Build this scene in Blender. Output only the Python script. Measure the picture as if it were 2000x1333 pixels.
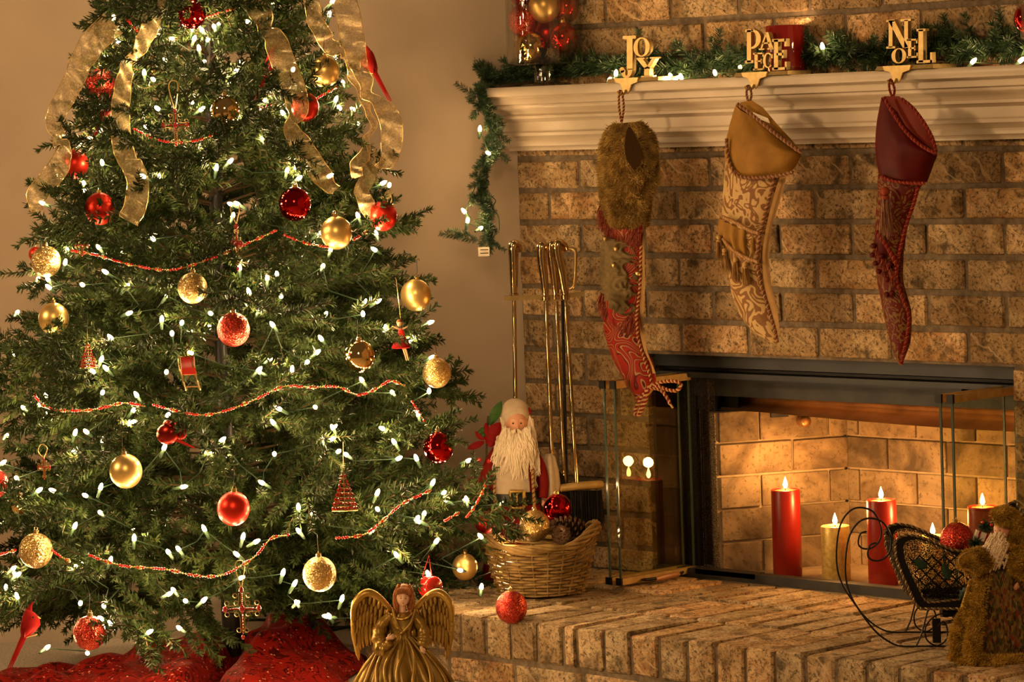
import bpy, bmesh, math, random
import numpy as np
from mathutils import Vector, Matrix
random.seed(7); rng = np.random.default_rng(7)
PI = math.pi
for o in list(bpy.data.objects): bpy.data.objects.remove(o)
S = bpy.context.scene
COL = S.collection
# ------------------------------------------------------------------ camera
CR = ((0.6970703, 0.7161348, -0.0352698), (0.0239008, -0.0723715, -0.9970913), (-0.7166043, 0.6941998, -0.0675643))
CR = np.array(CR); CC = np.array((5.607367, -5.471694, 1.055668)); CF = 6491.284
cam = bpy.data.cameras.new('camera'); co = bpy.data.objects.new('camera', cam); COL.objects.link(co)
cam.lens = CF / 2000 * 36; cam.sensor_width = 36; cam.clip_end = 60
co.matrix_world = Matrix(((CR[0][0], -CR[1][0], -CR[2][0], CC[0]), (CR[0][1], -CR[1][1], -CR[2][1], CC[1]), (CR[0][2], -CR[1][2], -CR[2][2], CC[2]), (0, 0, 0, 1)))
S.camera = co
# ------------------------------------------------------------------ light
WARM = (1.0, 0.62, 0.29)
W = bpy.data.worlds.new('room_ambience'); S.world = W; W.use_nodes = True
W.node_tree.nodes['Background'].inputs[0].default_value = (1.0, 0.60, 0.28, 1)
W.node_tree.nodes['Background'].inputs[1].default_value = 0.07
def area(name, loc, target, size, power, color=WARM):
    l = bpy.data.lights.new(name, 'AREA'); l.energy = power; l.size = size; l.color = color; l.shape = 'DISK'
    o = bpy.data.objects.new(name, l); COL.objects.link(o); o.location = loc
    o.rotation_euler = (Vector(target) - Vector(loc)).to_track_quat('-Z', 'Y').to_euler(); return o
area('unseen_light', (-1.0, -4.3, 2.1), (0.6, 0, 0.6), 0.45, 62)
area('unseen_light', (3.4, -4.2, 2.4), (-0.2, -0.2, 0.5), 0.8, 37)  # weaker unseen fill light, added on the camera's side
S.view_settings.view_transform = 'Standard'; S.view_settings.look = 'None'
S.view_settings.gamma = 1; S.view_settings.use_curve_mapping = False
S.view_settings.exposure = 0.47
try:
    S.cycles.use_denoising = True; S.cycles.max_bounces = 8; S.cycles.transparent_max_bounces = 16
    S.cycles.caustics_reflective = False; S.cycles.caustics_refractive = False; S.cycles.sample_clamp_indirect = 4
except Exception: pass
BULB_E, BULB_W, CANDLE_W = 15.0, 0.30, 1.25
# ------------------------------------------------------------------ helpers: points
def ray(u, v): return CR.T @ np.array([(u - 1000) / CF, (v - 666.5) / CF, 1.0])
def at(u, v, d): return CC + ray(u, v) * d
def pl(u, v, n, d):
    r = ray(u, v); n = np.array(n, float); return CC + r * ((d - n @ CC) / (n @ r))
def oy(u, v, y): return pl(u, v, (0, 1, 0), y)
def oz(u, v, z): return pl(u, v, (0, 0, 1), z)
def ox(u, v, x): return pl(u, v, (1, 0, 0), x)
def dep(P): return (CR @ (np.array(P) - CC))[2]
RT = np.array([0.6975, 0.7166, 0.0]); RT /= np.linalg.norm(RT)
TW = np.array([0.7166, -0.6975, 0.0]); TW /= np.linalg.norm(TW)     # towards the viewer's side of the room
UP = np.array([0, 0, 1.0])
ZF = -0.15
# ------------------------------------------------------------------ helpers: objects
def props(o, label=None, cat=None, group=None, kind=None):
    if label: o['label'] = label
    if cat: o['category'] = cat
    if group: o['group'] = group
    if kind: o['kind'] = kind
    return o
def thing(name, label, cat, loc=(0, 0, 0), group=None, kind=None):
    o = bpy.data.objects.new(name, None); COL.objects.link(o); o.location = [float(c) for c in loc]
    o.empty_display_size = 0.03
    return props(o, label, cat, group, kind)
def origin_of(p):
    v = np.zeros(3)
    while p is not None:
        v += np.array(p.location); p = p.parent
    return v
class MB:
    def __init__(s): s.v = []; s.f = []; s.m = []
    def add(s, vs, fs, mi=0):
        n = len(s.v); s.v.extend([tuple(map(float, a)) for a in vs])
        s.f.extend([tuple(n + i for i in f) for f in fs]); s.m.extend([mi] * len(fs)); return s
    def box(s, c, d, ax=None, mi=0):
        c = np.array(c, float); ax = np.eye(3) if ax is None else np.array(ax)
        vs = [c + ax[0] * x * d[0] / 2 + ax[1] * y * d[1] / 2 + ax[2] * z * d[2] / 2 for x in (-1, 1) for y in (-1, 1) for z in (-1, 1)]
        return s.add(vs, [(0, 1, 3, 2), (4, 6, 7, 5), (0, 4, 5, 1), (2, 3, 7, 6), (0, 2, 6, 4), (1, 5, 7, 3)], mi)
    def grid(s, P, closed_u=False, closed_v=False, mi=0, caps=False):
        n = len(P); m = len(P[0]); vs = [p for row in P for p in row]; fs = []
        for i in range(n if closed_u else n - 1):
            for j in range(m if closed_v else m - 1):
                a = i * m + j; b = i * m + (j + 1) % m; c = ((i + 1) % n) * m + (j + 1) % m; d = ((i + 1) % n) * m + j
                fs.append((a, b, c, d))
        if caps: fs.append(tuple(range(m))[::-1]); fs.append(tuple((n - 1) * m + j for j in range(m)))
        return s.add(vs, fs, mi)
    def tube(s, path, r, n=6, mi=0, closed=False):
        path = [np.array(p, float) for p in path]; N = len(path)
        rs = r if hasattr(r, '__len__') else [r] * N
        t = [path[(i + 1) % N] - path[i - 1] if (closed or 0 < i < N - 1) else (path[1] - path[0] if i == 0 else path[-1] - path[-2]) for i in range(N)]
        t = [a / (np.linalg.norm(a) + 1e-12) for a in t]
        ref = np.array([0, 0, 1.0]) if abs(t[0][2]) < .9 else np.array([1.0, 0, 0])
        x = np.cross(t[0], ref); x /= np.linalg.norm(x); rows = []
        for i in range(N):
            x = x - t[i] * (x @ t[i]); x /= (np.linalg.norm(x) + 1e-12); y = np.cross(t[i], x)
            rows.append([path[i] + rs[i] * (x * math.cos(2 * PI * k / n) + y * math.sin(2 * PI * k / n)) for k in range(n)])
        return s.grid(rows, closed_u=closed, closed_v=True, mi=mi, caps=not closed)
    def cord(s, path, r, pitch, mi=(0, 1), n=5, strands=2):
        path = resample(path, max(6, int(plen(path) / (pitch / 7)))); L = np.cumsum([0] + [np.linalg.norm(path[i + 1] - path[i]) for i in range(len(path) - 1)])
        N = len(path); t = [path[min(i + 1, N - 1)] - path[max(i - 1, 0)] for i in range(N)]; t = [a / (np.linalg.norm(a) + 1e-12) for a in t]
        ref = np.array([0, 0, 1.0]) if abs(t[0][2]) < .9 else np.array([1.0, 0, 0]); x = np.cross(t[0], ref); fr = []
        for i in range(N):
            x = x - t[i] * (x @ t[i]); x /= (np.linalg.norm(x) + 1e-12); fr.append((x, np.cross(t[i], x)))
        for k in range(strands):
            p = [path[i] + r * .5 * (fr[i][0] * math.cos(2 * PI * (L[i] / pitch + k / strands)) + fr[i][1] * math.sin(2 * PI * (L[i] / pitch + k / strands))) for i in range(N)]
            s.tube(p, r * .58, n, mi[k % len(mi)])
        return s
    def lathe(s, c, prof, n=24, mi=0, ax=None, caps=False):
        ax = np.eye(3) if ax is None else np.array(ax); c = np.array(c, float)
        return s.grid([[c + ax[2] * z + r * (ax[0] * math.cos(2 * PI * k / n) + ax[1] * math.sin(2 * PI * k / n)) for k in range(n)] for r, z in prof], closed_v=True, mi=mi, caps=caps)
    def ball(s, c, r, n=16, mi=0, ax=None, sq=(1, 1, 1)):
        ax = np.eye(3) if ax is None else np.array(ax); c = np.array(c, float); rows = []
        for i in range(n // 2 + 1):
            th = PI * i / (n // 2); th = min(max(th, .02), PI - .02)
            rows.append([c + r * (ax[0] * sq[0] * math.sin(th) * math.cos(2 * PI * k / n) + ax[1] * sq[1] * math.sin(th) * math.sin(2 * PI * k / n) - ax[2] * sq[2] * math.cos(th)) for k in range(n)])
        return s.grid(rows, closed_v=True, mi=mi, caps=True)
    def prism(s, poly, ext, mi=0):
        n = len(poly); e = np.array(ext, float); a = [np.array(p, float) for p in poly]; vs = a + [p + e for p in a]
        fs = [tuple(range(n))[::-1], tuple(range(n, 2 * n))] + [(i, (i + 1) % n, (i + 1) % n + n, i + n) for i in range(n)]
        return s.add(vs, fs, mi)
    def build(s, name, mats, parent=None, smooth=True, kind=None, label=None, fix=True):
        me = bpy.data.meshes.new(name); off = origin_of(parent)
        me.from_pydata([tuple(np.array(v) - off) for v in s.v], [], s.f)
        if not isinstance(mats, (list, tuple)): mats = [mats]
        for m in mats: me.materials.append(m)
        if len(mats) > 1: me.polygons.foreach_set('material_index', s.m)
        if smooth: me.polygons.foreach_set('use_smooth', [True] * len(s.f))
        if fix:
            bm = bmesh.new(); bm.from_mesh(me); bmesh.ops.recalc_face_normals(bm, faces=bm.faces); bm.to_mesh(me); bm.free()
        me.update(); o = bpy.data.objects.new(name, me); COL.objects.link(o); o.parent = parent
        if smooth and smooth != 'all':
            try: me.set_sharp_from_angle(angle=math.radians(50))
            except Exception: pass
        if kind: o['kind'] = kind
        if label: o['label'] = label
        return o
def plen(p): return sum(np.linalg.norm(np.array(p[i + 1]) - np.array(p[i])) for i in range(len(p) - 1))
def smoothp(pts, k=6):
    P = [np.array(p, float) for p in pts]; out = []
    for i in range(len(P) - 1):
        a, b, c, d = P[max(i - 1, 0)], P[i], P[i + 1], P[min(i + 2, len(P) - 1)]
        for j in range(k):
            t = j / k; out.append(.5 * ((2 * b) + (c - a) * t + (2 * a - 5 * b + 4 * c - d) * t * t + (3 * b - a - 3 * c + d) * t ** 3))
    out.append(P[-1]); return out
def resample(p, n):
    p = [np.array(a, float) for a in p]; L = np.cumsum([0] + [np.linalg.norm(p[i + 1] - p[i]) for i in range(len(p) - 1)])
    A = np.array(p); q = np.linspace(0, L[-1], n); return [np.array([np.interp(t, L, A[:, k]) for k in range(3)]) for t in q]
def npmesh(name, V, F, mats, smooth=False):
    me = bpy.data.meshes.new(name); V = np.asarray(V, np.float32); F = np.asarray(F, np.int32); k = F.shape[1]
    me.vertices.add(len(V)); me.vertices.foreach_set('co', V.ravel()); me.loops.add(F.size); me.loops.foreach_set('vertex_index', F.ravel())
    me.polygons.add(len(F)); me.polygons.foreach_set('loop_start', np.arange(0, F.size, k, dtype=np.int32)); me.polygons.foreach_set('loop_total', np.full(len(F), k, np.int32))
    for m in (mats if isinstance(mats, (list, tuple)) else [mats]): me.materials.append(m)
    me.update(calc_edges=True); return me
def mobj(name, me, parent=None, loc=(0, 0, 0)):
    o = bpy.data.objects.new(name, me); COL.objects.link(o); o.parent = parent; o.location = [float(c) for c in loc]; return o
def spikes(P, D, L, w, bend=0.0):
    """thin leaf-like needles: base points P, directions D, lengths L"""
    n = len(P); D = D / np.linalg.norm(D, axis=1, keepdims=True)
    q = rng.normal(size=(n, 3)); X = np.cross(D, q); X /= np.linalg.norm(X, axis=1, keepdims=True) + 1e-9
    L = np.broadcast_to(np.asarray(L, float), (n,))[:, None]; w = np.broadcast_to(np.asarray(w, float), (n,))[:, None]
    V = np.stack([P - X * w * .5, P + X * w * .5, P + D * L * .6 + X * w * .55, P + D * L + UP * bend * L * -1, P + D * L * .6 - X * w * .55], 1).reshape(-1, 3)
    i = np.arange(n)[:, None] * 5
    F = np.concatenate([i + np.array([[0, 1, 2, 4]])], 0)
    T = i + np.array([[4, 2, 3, 3]])
    return V, np.concatenate([F, T], 0)[:, :4]
def spike_mesh(name, P, D, L, w, mats, bend=0):
    V, F = spikes(np.asarray(P, float), np.asarray(D, float), L, w, bend)
    n = len(V) // 5; me = bpy.data.meshes.new(name)
    Q = F[:n]; T = F[n:][:, :3]
    me.vertices.add(len(V)); me.vertices.foreach_set('co', V.astype(np.float32).ravel())
    loops = np.concatenate([Q.ravel(), T.ravel()]).astype(np.int32); me.loops.add(len(loops)); me.loops.foreach_set('vertex_index', loops)
    me.polygons.add(2 * n); st = np.concatenate([np.arange(n) * 4, n * 4 + np.arange(n) * 3]).astype(np.int32)
    me.polygons.foreach_set('loop_start', st); me.polygons.foreach_set('loop_total', np.concatenate([np.full(n, 4), np.full(n, 3)]).astype(np.int32))
    for m in (mats if isinstance(mats, (list, tuple)) else [mats]): me.materials.append(m)
    me.update(calc_edges=True); return me
# ------------------------------------------------------------------ materials
def mat(name, col=(.5, .5, .5), rough=.6, metal=0, emis=None, es=0, alpha=1, trans=0, ior=1.45, spec=None, coat=0, sheen=0, sss=0):
    m = bpy.data.materials.new(name); m.use_nodes = True; b = m.node_tree.nodes['Principled BSDF']
    I = b.inputs; I['Base Color'].default_value = (*col, 1); I['Roughness'].default_value = rough; I['Metallic'].default_value = metal
    I['Alpha'].default_value = alpha; I['Transmission Weight'].default_value = trans; I['IOR'].default_value = ior
    if emis: I['Emission Color'].default_value = (*emis, 1); I['Emission Strength'].default_value = es
    if coat: I['Coat Weight'].default_value = coat; I['Coat Roughness'].default_value = .05
    if sheen: I['Sheen Weight'].default_value = sheen; I['Sheen Roughness'].default_value = .4; I['Sheen Tint'].default_value = (*[min(1, c * 2.2 + .1) for c in col], 1)
    if sss: I['Subsurface Weight'].default_value = sss; I['Subsurface Scale'].default_value = .01
    if spec is None and rough >= .45 and metal == 0: spec = .14
    if spec is not None: I['Specular IOR Level'].default_value = spec
    return m
class NT:
    def __init__(s, m): s.t = m.node_tree; s.b = s.t.nodes['Principled BSDF']
    def n(s, ty, **k):
        x = s.t.nodes.new(ty)
        for a, b in k.items():
            if a.startswith('i_'):
                x.inputs[a[2:].replace('_', ' ')].default_value = b
            else: setattr(x, a, b)
        return x
    def l(s, a, b): s.t.links.new(a, b)
    def co(s, rnd=False, kind='Object', scale=(1, 1, 1), rot=(0, 0, 0)):
        tc = s.n('ShaderNodeTexCoord').outputs[kind]; mp = s.n('ShaderNodeMapping'); mp.inputs['Scale'].default_value = scale; mp.inputs['Rotation'].default_value = rot
        s.l(tc, mp.inputs[0])
        if rnd:
            oi = s.n('ShaderNodeObjectInfo'); mm = s.n('ShaderNodeMath', operation='MULTIPLY'); mm.inputs[1].default_value = 37; s.l(oi.outputs['Random'], mm.inputs[0])
            cb = s.n('ShaderNodeCombineXYZ')
            for i in range(3): s.l(mm.outputs[0], cb.inputs[i])
            va = s.n('ShaderNodeVectorMath', operation='ADD'); s.l(mp.outputs[0], va.inputs[0]); s.l(cb.outputs[0], va.inputs[1]); return va.outputs[0]
        return mp.outputs[0]
    def noise(s, v, sc, det=4, rough=.55, dist=0):
        x = s.n('ShaderNodeTexNoise'); x.inputs['Scale'].default_value = sc; x.inputs['Detail'].default_value = det; x.inputs['Roughness'].default_value = rough
        x.inputs['Distortion'].default_value = dist; s.l(v, x.inputs['Vector']); return x.outputs[0]
    def vor(s, v, sc, feat='F1', out='Distance'):
        x = s.n('ShaderNodeTexVoronoi', feature=feat); x.inputs['Scale'].default_value = sc; s.l(v, x.inputs['Vector']); return x.outputs[out]
    def ramp(s, f, stops, interp='LINEAR'):
        r = s.n('ShaderNodeValToRGB'); r.color_ramp.interpolation = interp; e = r.color_ramp.elements
        while len(e) < len(stops): e.new(.5)
        for i, (p, c) in enumerate(stops): e[i].position = p; e[i].color = (*c, 1) if len(c) == 3 else c
        s.l(f, r.inputs[0]); return r.outputs[0]
    def mix(s, f, a, b, mode='MIX'):
        x = s.n('ShaderNodeMix', data_type='RGBA', blend_type=mode)
        for k, val in ((0, f), (6, a), (7, b)):
            if hasattr(val, 'node'): s.l(val, x.inputs[k])
            elif k == 0: x.inputs[0].default_value = val
            else: x.inputs[k].default_value = (*val, 1)
        return x.outputs[2]
    def math(s, op, a, b=None):
        x = s.n('ShaderNodeMath', operation=op)
        for k, val in ((0, a), (1, b)):
            if val is None: continue
            if hasattr(val, 'node'): s.l(val, x.inputs[k])
            else: x.inputs[k].default_value = val
        return x.outputs[0]
    def bump(s, h, st=.3, dist=.002):
        x = s.n('ShaderNodeBump'); x.inputs['Strength'].default_value = st; x.inputs['Distance'].default_value = dist; s.l(h, x.inputs['Height']); s.l(x.outputs[0], s.b.inputs['Normal'])
    def set(s, k, v): s.l(v, s.b.inputs[k])
    def rand(s): return s.n('ShaderNodeObjectInfo').outputs['Random']
def noisy(name, c1, c2, sc=30, rough=.7, metal=0, bump=.2, bsc=None, bdist=.001, det=5, **k):
    m = mat(name, c1, rough, metal, **k); t = NT(m); v = t.co(); f = t.noise(v, sc, det)
    t.set('Base Color', t.ramp(f, [(.35, c1), (.65, c2)])); t.bump(t.noise(v, bsc or sc * 3, 4), bump, bdist); return m
# bricks
def brick_mat(name, tan, red, dark, whit, redamt=.5):
    m = mat(name, tan, .85); t = NT(m); v = t.co(rnd=True)
    n1 = t.noise(v, 22, 5, .6); n2 = t.noise(v, 9, 3, .6, .5); n3 = t.noise(v, 130, 6, .82, .4); n4 = t.noise(v, 34, 5, .7, 1.2)
    c = t.mix(t.ramp(n2, [(.42, (0, 0, 0)), (.62, (1, 1, 1))]), tan, whit)
    rr = t.ramp(t.rand(), [(0, (0.05,) * 3), (1, (redamt,) * 3)])
    c = t.mix(t.mix(1.0, t.ramp(n4, [(.5, (0, 0, 0)), (.6, (1, 1, 1))]), rr, 'MULTIPLY'), c, red)
    c = t.mix(t.ramp(n1, [(.52, (0, 0, 0)), (.68, (.9, .9, .9))]), c, dark)
    c = t.mix(t.ramp(n3, [(.50, (0, 0, 0)), (.585, (.95, .95, .95))]), c, tuple(a * .24 for a in tan))
    # diagonal wire-cut scratches
    v2 = t.co(rnd=True, rot=(0, .9, .3)); w = t.n('ShaderNodeTexWave', wave_type='BANDS'); w.inputs['Scale'].default_value = 11; w.inputs['Distortion'].default_value = 6; w.inputs['Detail'].default_value = 3; w.inputs['Detail Scale'].default_value = 1.6
    t.l(v2, w.inputs['Vector']); sc = t.ramp(w.outputs[1], [(.86, (0, 0, 0)), (.97, (1, 1, 1))])
    gate = t.ramp(t.noise(v, 6, 1), [(.5, (0, 0, 0)), (.58, (.55, .55, .55))])
    c = t.mix(t.mix(1.0, sc, gate, 'MULTIPLY'), c, whit)
    c = t.mix(1.0, c, t.ramp(t.rand(), [(0, (.60, .56, .52)), (.5, (1, 1, 1)), (1, (1.2, 1.08, .98))]), 'MULTIPLY')
    t.set('Base Color', c)
    h = t.math('ADD', t.math('MULTIPLY', n3, .7), t.math('ADD', t.math('MULTIPLY', n1, .9), t.math('MULTIPLY', sc, .35))); t.bump(h, 1.0, .006); return m
M = {}
M['brick'] = brick_mat('rough_brick', (.46, .295, .135), (.32, .115, .03), (.075, .058, .035), (.72, .52, .29), .5)
M['hearth'] = brick_mat('hearth_brick', (.42, .29, .145), (.28, .095, .025), (.12, .09, .055), (.66, .50, .30), .6)
M['mortar'] = noisy('mortar', (.11, .082, .052), (.20, .15, .10), 60, .95, bump=.7, bsc=240, bdist=.002)
m = mat('firebrick', (.30, .22, .13), .85); t = NT(m); v = t.co(rnd=True); a_ = t.noise(v, 7, 4, .6, .6); b_ = t.noise(v, 90, 6, .8)
c = t.mix(t.ramp(a_, [(.40, (0, 0, 0)), (.62, (.85, .85, .85))]), (.34, .245, .14), (.07, .048, .028)); c = t.mix(t.ramp(b_, [(.54, (0, 0, 0)), (.62, (.7, .7, .7))]), c, (.08, .055, .032)); t.set('Base Color', t.mix(1.0, c, t.ramp(t.rand(), [(0, (.7, .7, .7)), (1, (1.15, 1.1, 1.05))]), 'MULTIPLY')); t.bump(t.math('ADD', a_, t.math('MULTIPLY', b_, .5)), .6, .003); M['firebrick'] = m
M['firemortar'] = noisy('firebox_mortar', (.34, .25, .15), (.44, .33, .20), 40, .9)
m = mat('drywall_paint', (.42, .33, .24), .75); t = NT(m); v = t.co()
t.set('Base Color', t.ramp(t.noise(v, 2.2, 4), [(.3, (.345, .265, .19)), (.7, (.43, .335, .24))])); t.bump(t.noise(v, 220, 4, .7), .28, .0012); M['wall'] = m
M['trim'] = noisy('cream_painted_wood', (.47, .385, .285), (.53, .44, .33), 14, .38, bump=.05, bsc=80)
M['carpet'] = noisy('carpet', (.50, .42, .33), (.75, .66, .54), 160, .98, bump=1, bsc=300, bdist=.006)
M['soot'] = noisy('sooty_steel', (.008, .007, .006), (.03, .026, .02), 18, .55, metal=.2, bump=.3)
M['steel'] = noisy('dark_grey_steel', (.010, .011, .012), (.018, .019, .021), 8, .5, metal=.3, bump=.05)
M['hood'] = noisy('orange_lit_steel', (.30, .15, .06), (.55, .30, .12), 9, .36, metal=.7, bump=.3, bsc=40)  # orange of the candle light put into the steel's colour
M['brass'] = noisy('aged_brass', (.52, .36, .14), (.64, .46, .20), 30, .28, metal=1, bump=.06)
M['satin_brass'] = noisy('satin_brass', (.44, .30, .11), (.56, .40, .17), 60, .42, metal=.75, bump=.12)
M['chrome_brass'] = mat('polished_brass', (.66, .47, .24), .12, 1)
M['black'] = mat('black_enamel', (.007, .006, .005), .42, .0, spec=.2)
M['iron'] = mat('wrought_iron', (.018, .016, .014), .38, .6)
m = mat('door_glass', (1, 1, 1), .0, trans=1, ior=1.45); t = NT(m)
tr = t.n('ShaderNodeBsdfTransparent'); tr.inputs[0].default_value = (.93, .93, .84, 1); gl = t.n('ShaderNodeBsdfGlossy'); gl.inputs['Roughness'].default_value = .0; gl.inputs[0].default_value = (1, .95, .85, 1)
fr = t.n('ShaderNodeFresnel'); fr.inputs[0].default_value = 1.5; bf = t.n('ShaderNodeNewGeometry'); fo = t.math('MULTIPLY', fr.outputs[0], t.math('SUBTRACT', 1.0, bf.outputs['Backfacing'])); mx = t.n('ShaderNodeMixShader'); t.l(fo, mx.inputs[0]); t.l(tr.outputs[0], mx.inputs[1]); t.l(gl.outputs[0], mx.inputs[2])
t.l(mx.outputs[0], t.t.nodes['Material Output'].inputs[0]); M['glass'] = m
M['glass_edge'] = mat('glass_edge', (.05, .075, .055), .12, 0, spec=.8)
m = mat('clear_glass', (1, 1, 1), .0); t = NT(m)
tr = t.n('ShaderNodeBsdfTransparent'); tr.inputs[0].default_value = (.96, .95, .92, 1); gl = t.n('ShaderNodeBsdfGlossy'); gl.inputs['Roughness'].default_value = .02
lw = t.n('ShaderNodeLayerWeight'); lw.inputs[0].default_value = .5; fo = t.math('ADD', .09, t.math('MULTIPLY', t.math('POWER', lw.outputs['Facing'], 2.6), .85)); mx = t.n('ShaderNodeMixShader'); t.l(fo, mx.inputs[0]); t.l(tr.outputs[0], mx.inputs[1]); t.l(gl.outputs[0], mx.inputs[2])
t.l(mx.outputs[0], t.t.nodes['Material Output'].inputs[0]); M['vase'] = m
M['solidglass'] = mat('thick_clear_glass', (1, 1, 1), .01, trans=1, ior=1.45)
# ornaments
def glitter(name, c, hi):
    m = mat(name, c, .3, .85); t = NT(m); v = t.co(); d = t.n('ShaderNodeTexVoronoi'); d.inputs['Scale'].default_value = 26; t.l(v, d.inputs['Vector'])
    g = t.ramp(d.outputs['Color'], [(.25, tuple(a * .35 for a in c)), (.55, c), (.82, hi)]); t.set('Base Color', g)
    nm = t.n('ShaderNodeMix', data_type='VECTOR'); nm.inputs[0].default_value = .32; ge = t.n('ShaderNodeNewGeometry'); t.l(ge.outputs['Normal'], nm.inputs[4])
    sub = t.n('ShaderNodeVectorMath', operation='MULTIPLY_ADD'); t.l(d.outputs['Color'], sub.inputs[0]); sub.inputs[1].default_value = (2, 2, 2); sub.inputs[2].default_value = (-1, -1, -1)
    t.l(sub.outputs[0], nm.inputs[5]); nv = t.n('ShaderNodeVectorMath', operation='NORMALIZE'); t.l(nm.outputs[1], nv.inputs[0]); t.set('Normal', nv.outputs[0]); return m
RED = (.62, .025, .012); GOLD = (.78, .50, .15)
M['red_shiny'] = mat('red_mirror_glass', (.60, .012, .010), .05, 1); M['gold_shiny'] = mat('gold_mirror_glass', (.85, .58, .22), .05, 1)
M['red_matte'] = mat('red_satin_glass', (.72, .035, .018), .36, .85); M['gold_matte'] = mat('gold_satin_glass', (.84, .58, .20), .36, .9)
M['red_glitter'] = glitter('red_glitter', (.66, .03, .018), (1, .25, .15)); M['gold_glitter'] = glitter('gold_glitter', (.80, .50, .14), (1, .85, .5))
M['cap'] = mat('gold_cap', (.85, .6, .25), .25, 1); M['hook'] = mat('dark_wire', (.05, .04, .03), .4, .8)
M['ruby'] = mat('red_jewel', (.36, .010, .005), .12, 0, coat=1); M['bead_gold'] = mat('gold_bead', (.85, .55, .16), .2, .8); M['bead_red'] = mat('red_bead', (.65, .02, .012), .15, 0, coat=1)
m = mat('spruce_needle', (.05, .085, .03), .45); t = NT(m); ge = t.n('ShaderNodeTexCoord')
t.set('Base Color', t.ramp(t.noise(ge.outputs['Object'], 14, 3), [(.3, (.015, .028, .007)), (.55, (.032, .053, .013)), (.75, (.068, .092, .024))])); M['needle'] = m
m = mat('garland_needle', (.02, .06, .03), .4); t = NT(m); ge = t.n('ShaderNodeTexCoord')
t.set('Base Color', t.ramp(t.noise(ge.outputs['Object'], 20, 3), [(.3, (.012, .034, .016)), (.7, (.04, .075, .028))])); M['gneedle'] = m
M['twig'] = mat('brown_twig', (.07, .045, .02), .8); M['trunk'] = mat('black_pole', (.012, .011, .010), .4)
M['bulb'] = mat('lit_bulb', (1, .8, .5), .3, emis=(1, .66, .30), es=BULB_E); M['bulb'].cycles.emission_sampling = 'NONE'
M['flame'] = mat('flame', (1, .7, .3), .5, emis=(1, .62, .22), es=38); M['flame'].cycles.emission_sampling = 'NONE'
M['wire'] = mat('green_wire', (.015, .03, .015), .5)
m = mat('gold_organza', (.85, .66, .32), .35, .35); t = NT(m); v = t.co()
sp = t.vor(v, 420, out='Color'); t.set('Base Color', t.ramp(sp, [(.3, (.55, .40, .18)), (.7, (.85, .66, .34)), (.9, (1, .9, .6))])); a = t.ramp(t.noise(v, 60, 2), [(.3, (.42,) * 3), (.7, (.72,) * 3)]); t.set('Alpha', a); M['organza'] = m
M['gold_thread'] = mat('gold_thread', (.75, .52, .20), .35, .8)
# ================================================================== SETTING
BC, BL, BZ = 0.0748, 0.2032, 0.9476         # brick course height, length, top of the first course under the mantel
OX0, OX1, OZ = 0.396, 1.437, 0.505          # firebox opening
WX = 1.84
fl = MB().box((0.3, -2.0, ZF - .02), (9, 9, .04)).build('floor', M['carpet'], kind='structure', smooth=False)
# wall_left runs at 45 degrees from the fireplace
wl = MB(); dL = np.array([-1, -1, 0]) / math.sqrt(2); nL = np.array([-1, 1, 0]) / math.sqrt(2)
wl.box(dL * 1.75 + nL * .04 + UP * 1.1, (3.5, .08, 2.5), (dL, nL, UP)); wl.build('wall_left', M['wall'], kind='structure', smooth=False)
wr = MB(); dR = np.array([1, -1, 0]) / math.sqrt(2); nR = np.array([1, 1, 0]) / math.sqrt(2)
wr.box(np.array([WX, 0, 1.1]) + dR * 1.75 + nR * .04, (3.5, .08, 2.5), (dR, nR, UP)); wr.build('wall_right', M['wall'], kind='structure', smooth=False)
def molding(name, p0, d, out, length, prof):
    rows = [[np.array(p0) + d * s * length + np.array(out) * y + UP * z for y, z in prof] for s in (0, 1)]
    return MB().grid(rows, closed_v=True, caps=True).build(name, M['trim'], kind='structure')
molding('baseboard_left', (-.004, -.004, ZF), dL, -nL, 3.2, [(0, 0), (.016, 0), (.016, .062), (.012, .072), (.012, .078), (.006, .088), (0, .09)])
# fireplace wall: mortar core with the opening left free
wf = MB()
wf.box((OX0 / 2, .051, (OZ + ZF) / 2), (OX0, .098, OZ - ZF)); wf.box(((OX1 + WX) / 2, .051, (OZ + ZF) / 2), (WX - OX1, .098, OZ - ZF))
wf.box((WX / 2, .051, (OZ + 2.3) / 2), (WX, .098, 2.3 - OZ))
WF = wf.build('wall_fireplace', M['mortar'], kind='structure', smooth=False)
def brick_mesh(w, d, h, seed, m, bev=.003, jit=.0016):
    r = random.Random(seed); bm = bmesh.new(); bmesh.ops.create_cube(bm, size=1)
    for v in bm.verts: v.co = Vector((v.co.x * w, v.co.y * d, v.co.z * h))
    bmesh.ops.bevel(bm, geom=list(bm.edges), offset=bev, segments=1, affect='EDGES')
    for v in bm.verts: v.co += Vector((r.uniform(-jit, jit), r.uniform(-jit, jit), r.uniform(-jit, jit)))
    me = bpy.data.meshes.new('brick'); bm.to_mesh(me); bm.free(); me.materials.append(m); return me
_bc = {}
def brick(x0, x1, y0, y1, z0, z1, m, parent, name='brick', **k):
    w, d, h = round(x1 - x0, 3), round(y1 - y0, 3), round(z1 - z0, 3); key = (w, d, h, m.name, random.randrange(4))
    if key not in _bc: _bc[key] = brick_mesh(w, d, h, len(_bc), m, **k)
    return mobj(name, _bc[key], parent, np.array([(x0 + x1) / 2, (y0 + y1) / 2, (z0 + z1) / 2]) - origin_of(parent))
J = .0115; JZ = .0125
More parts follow.
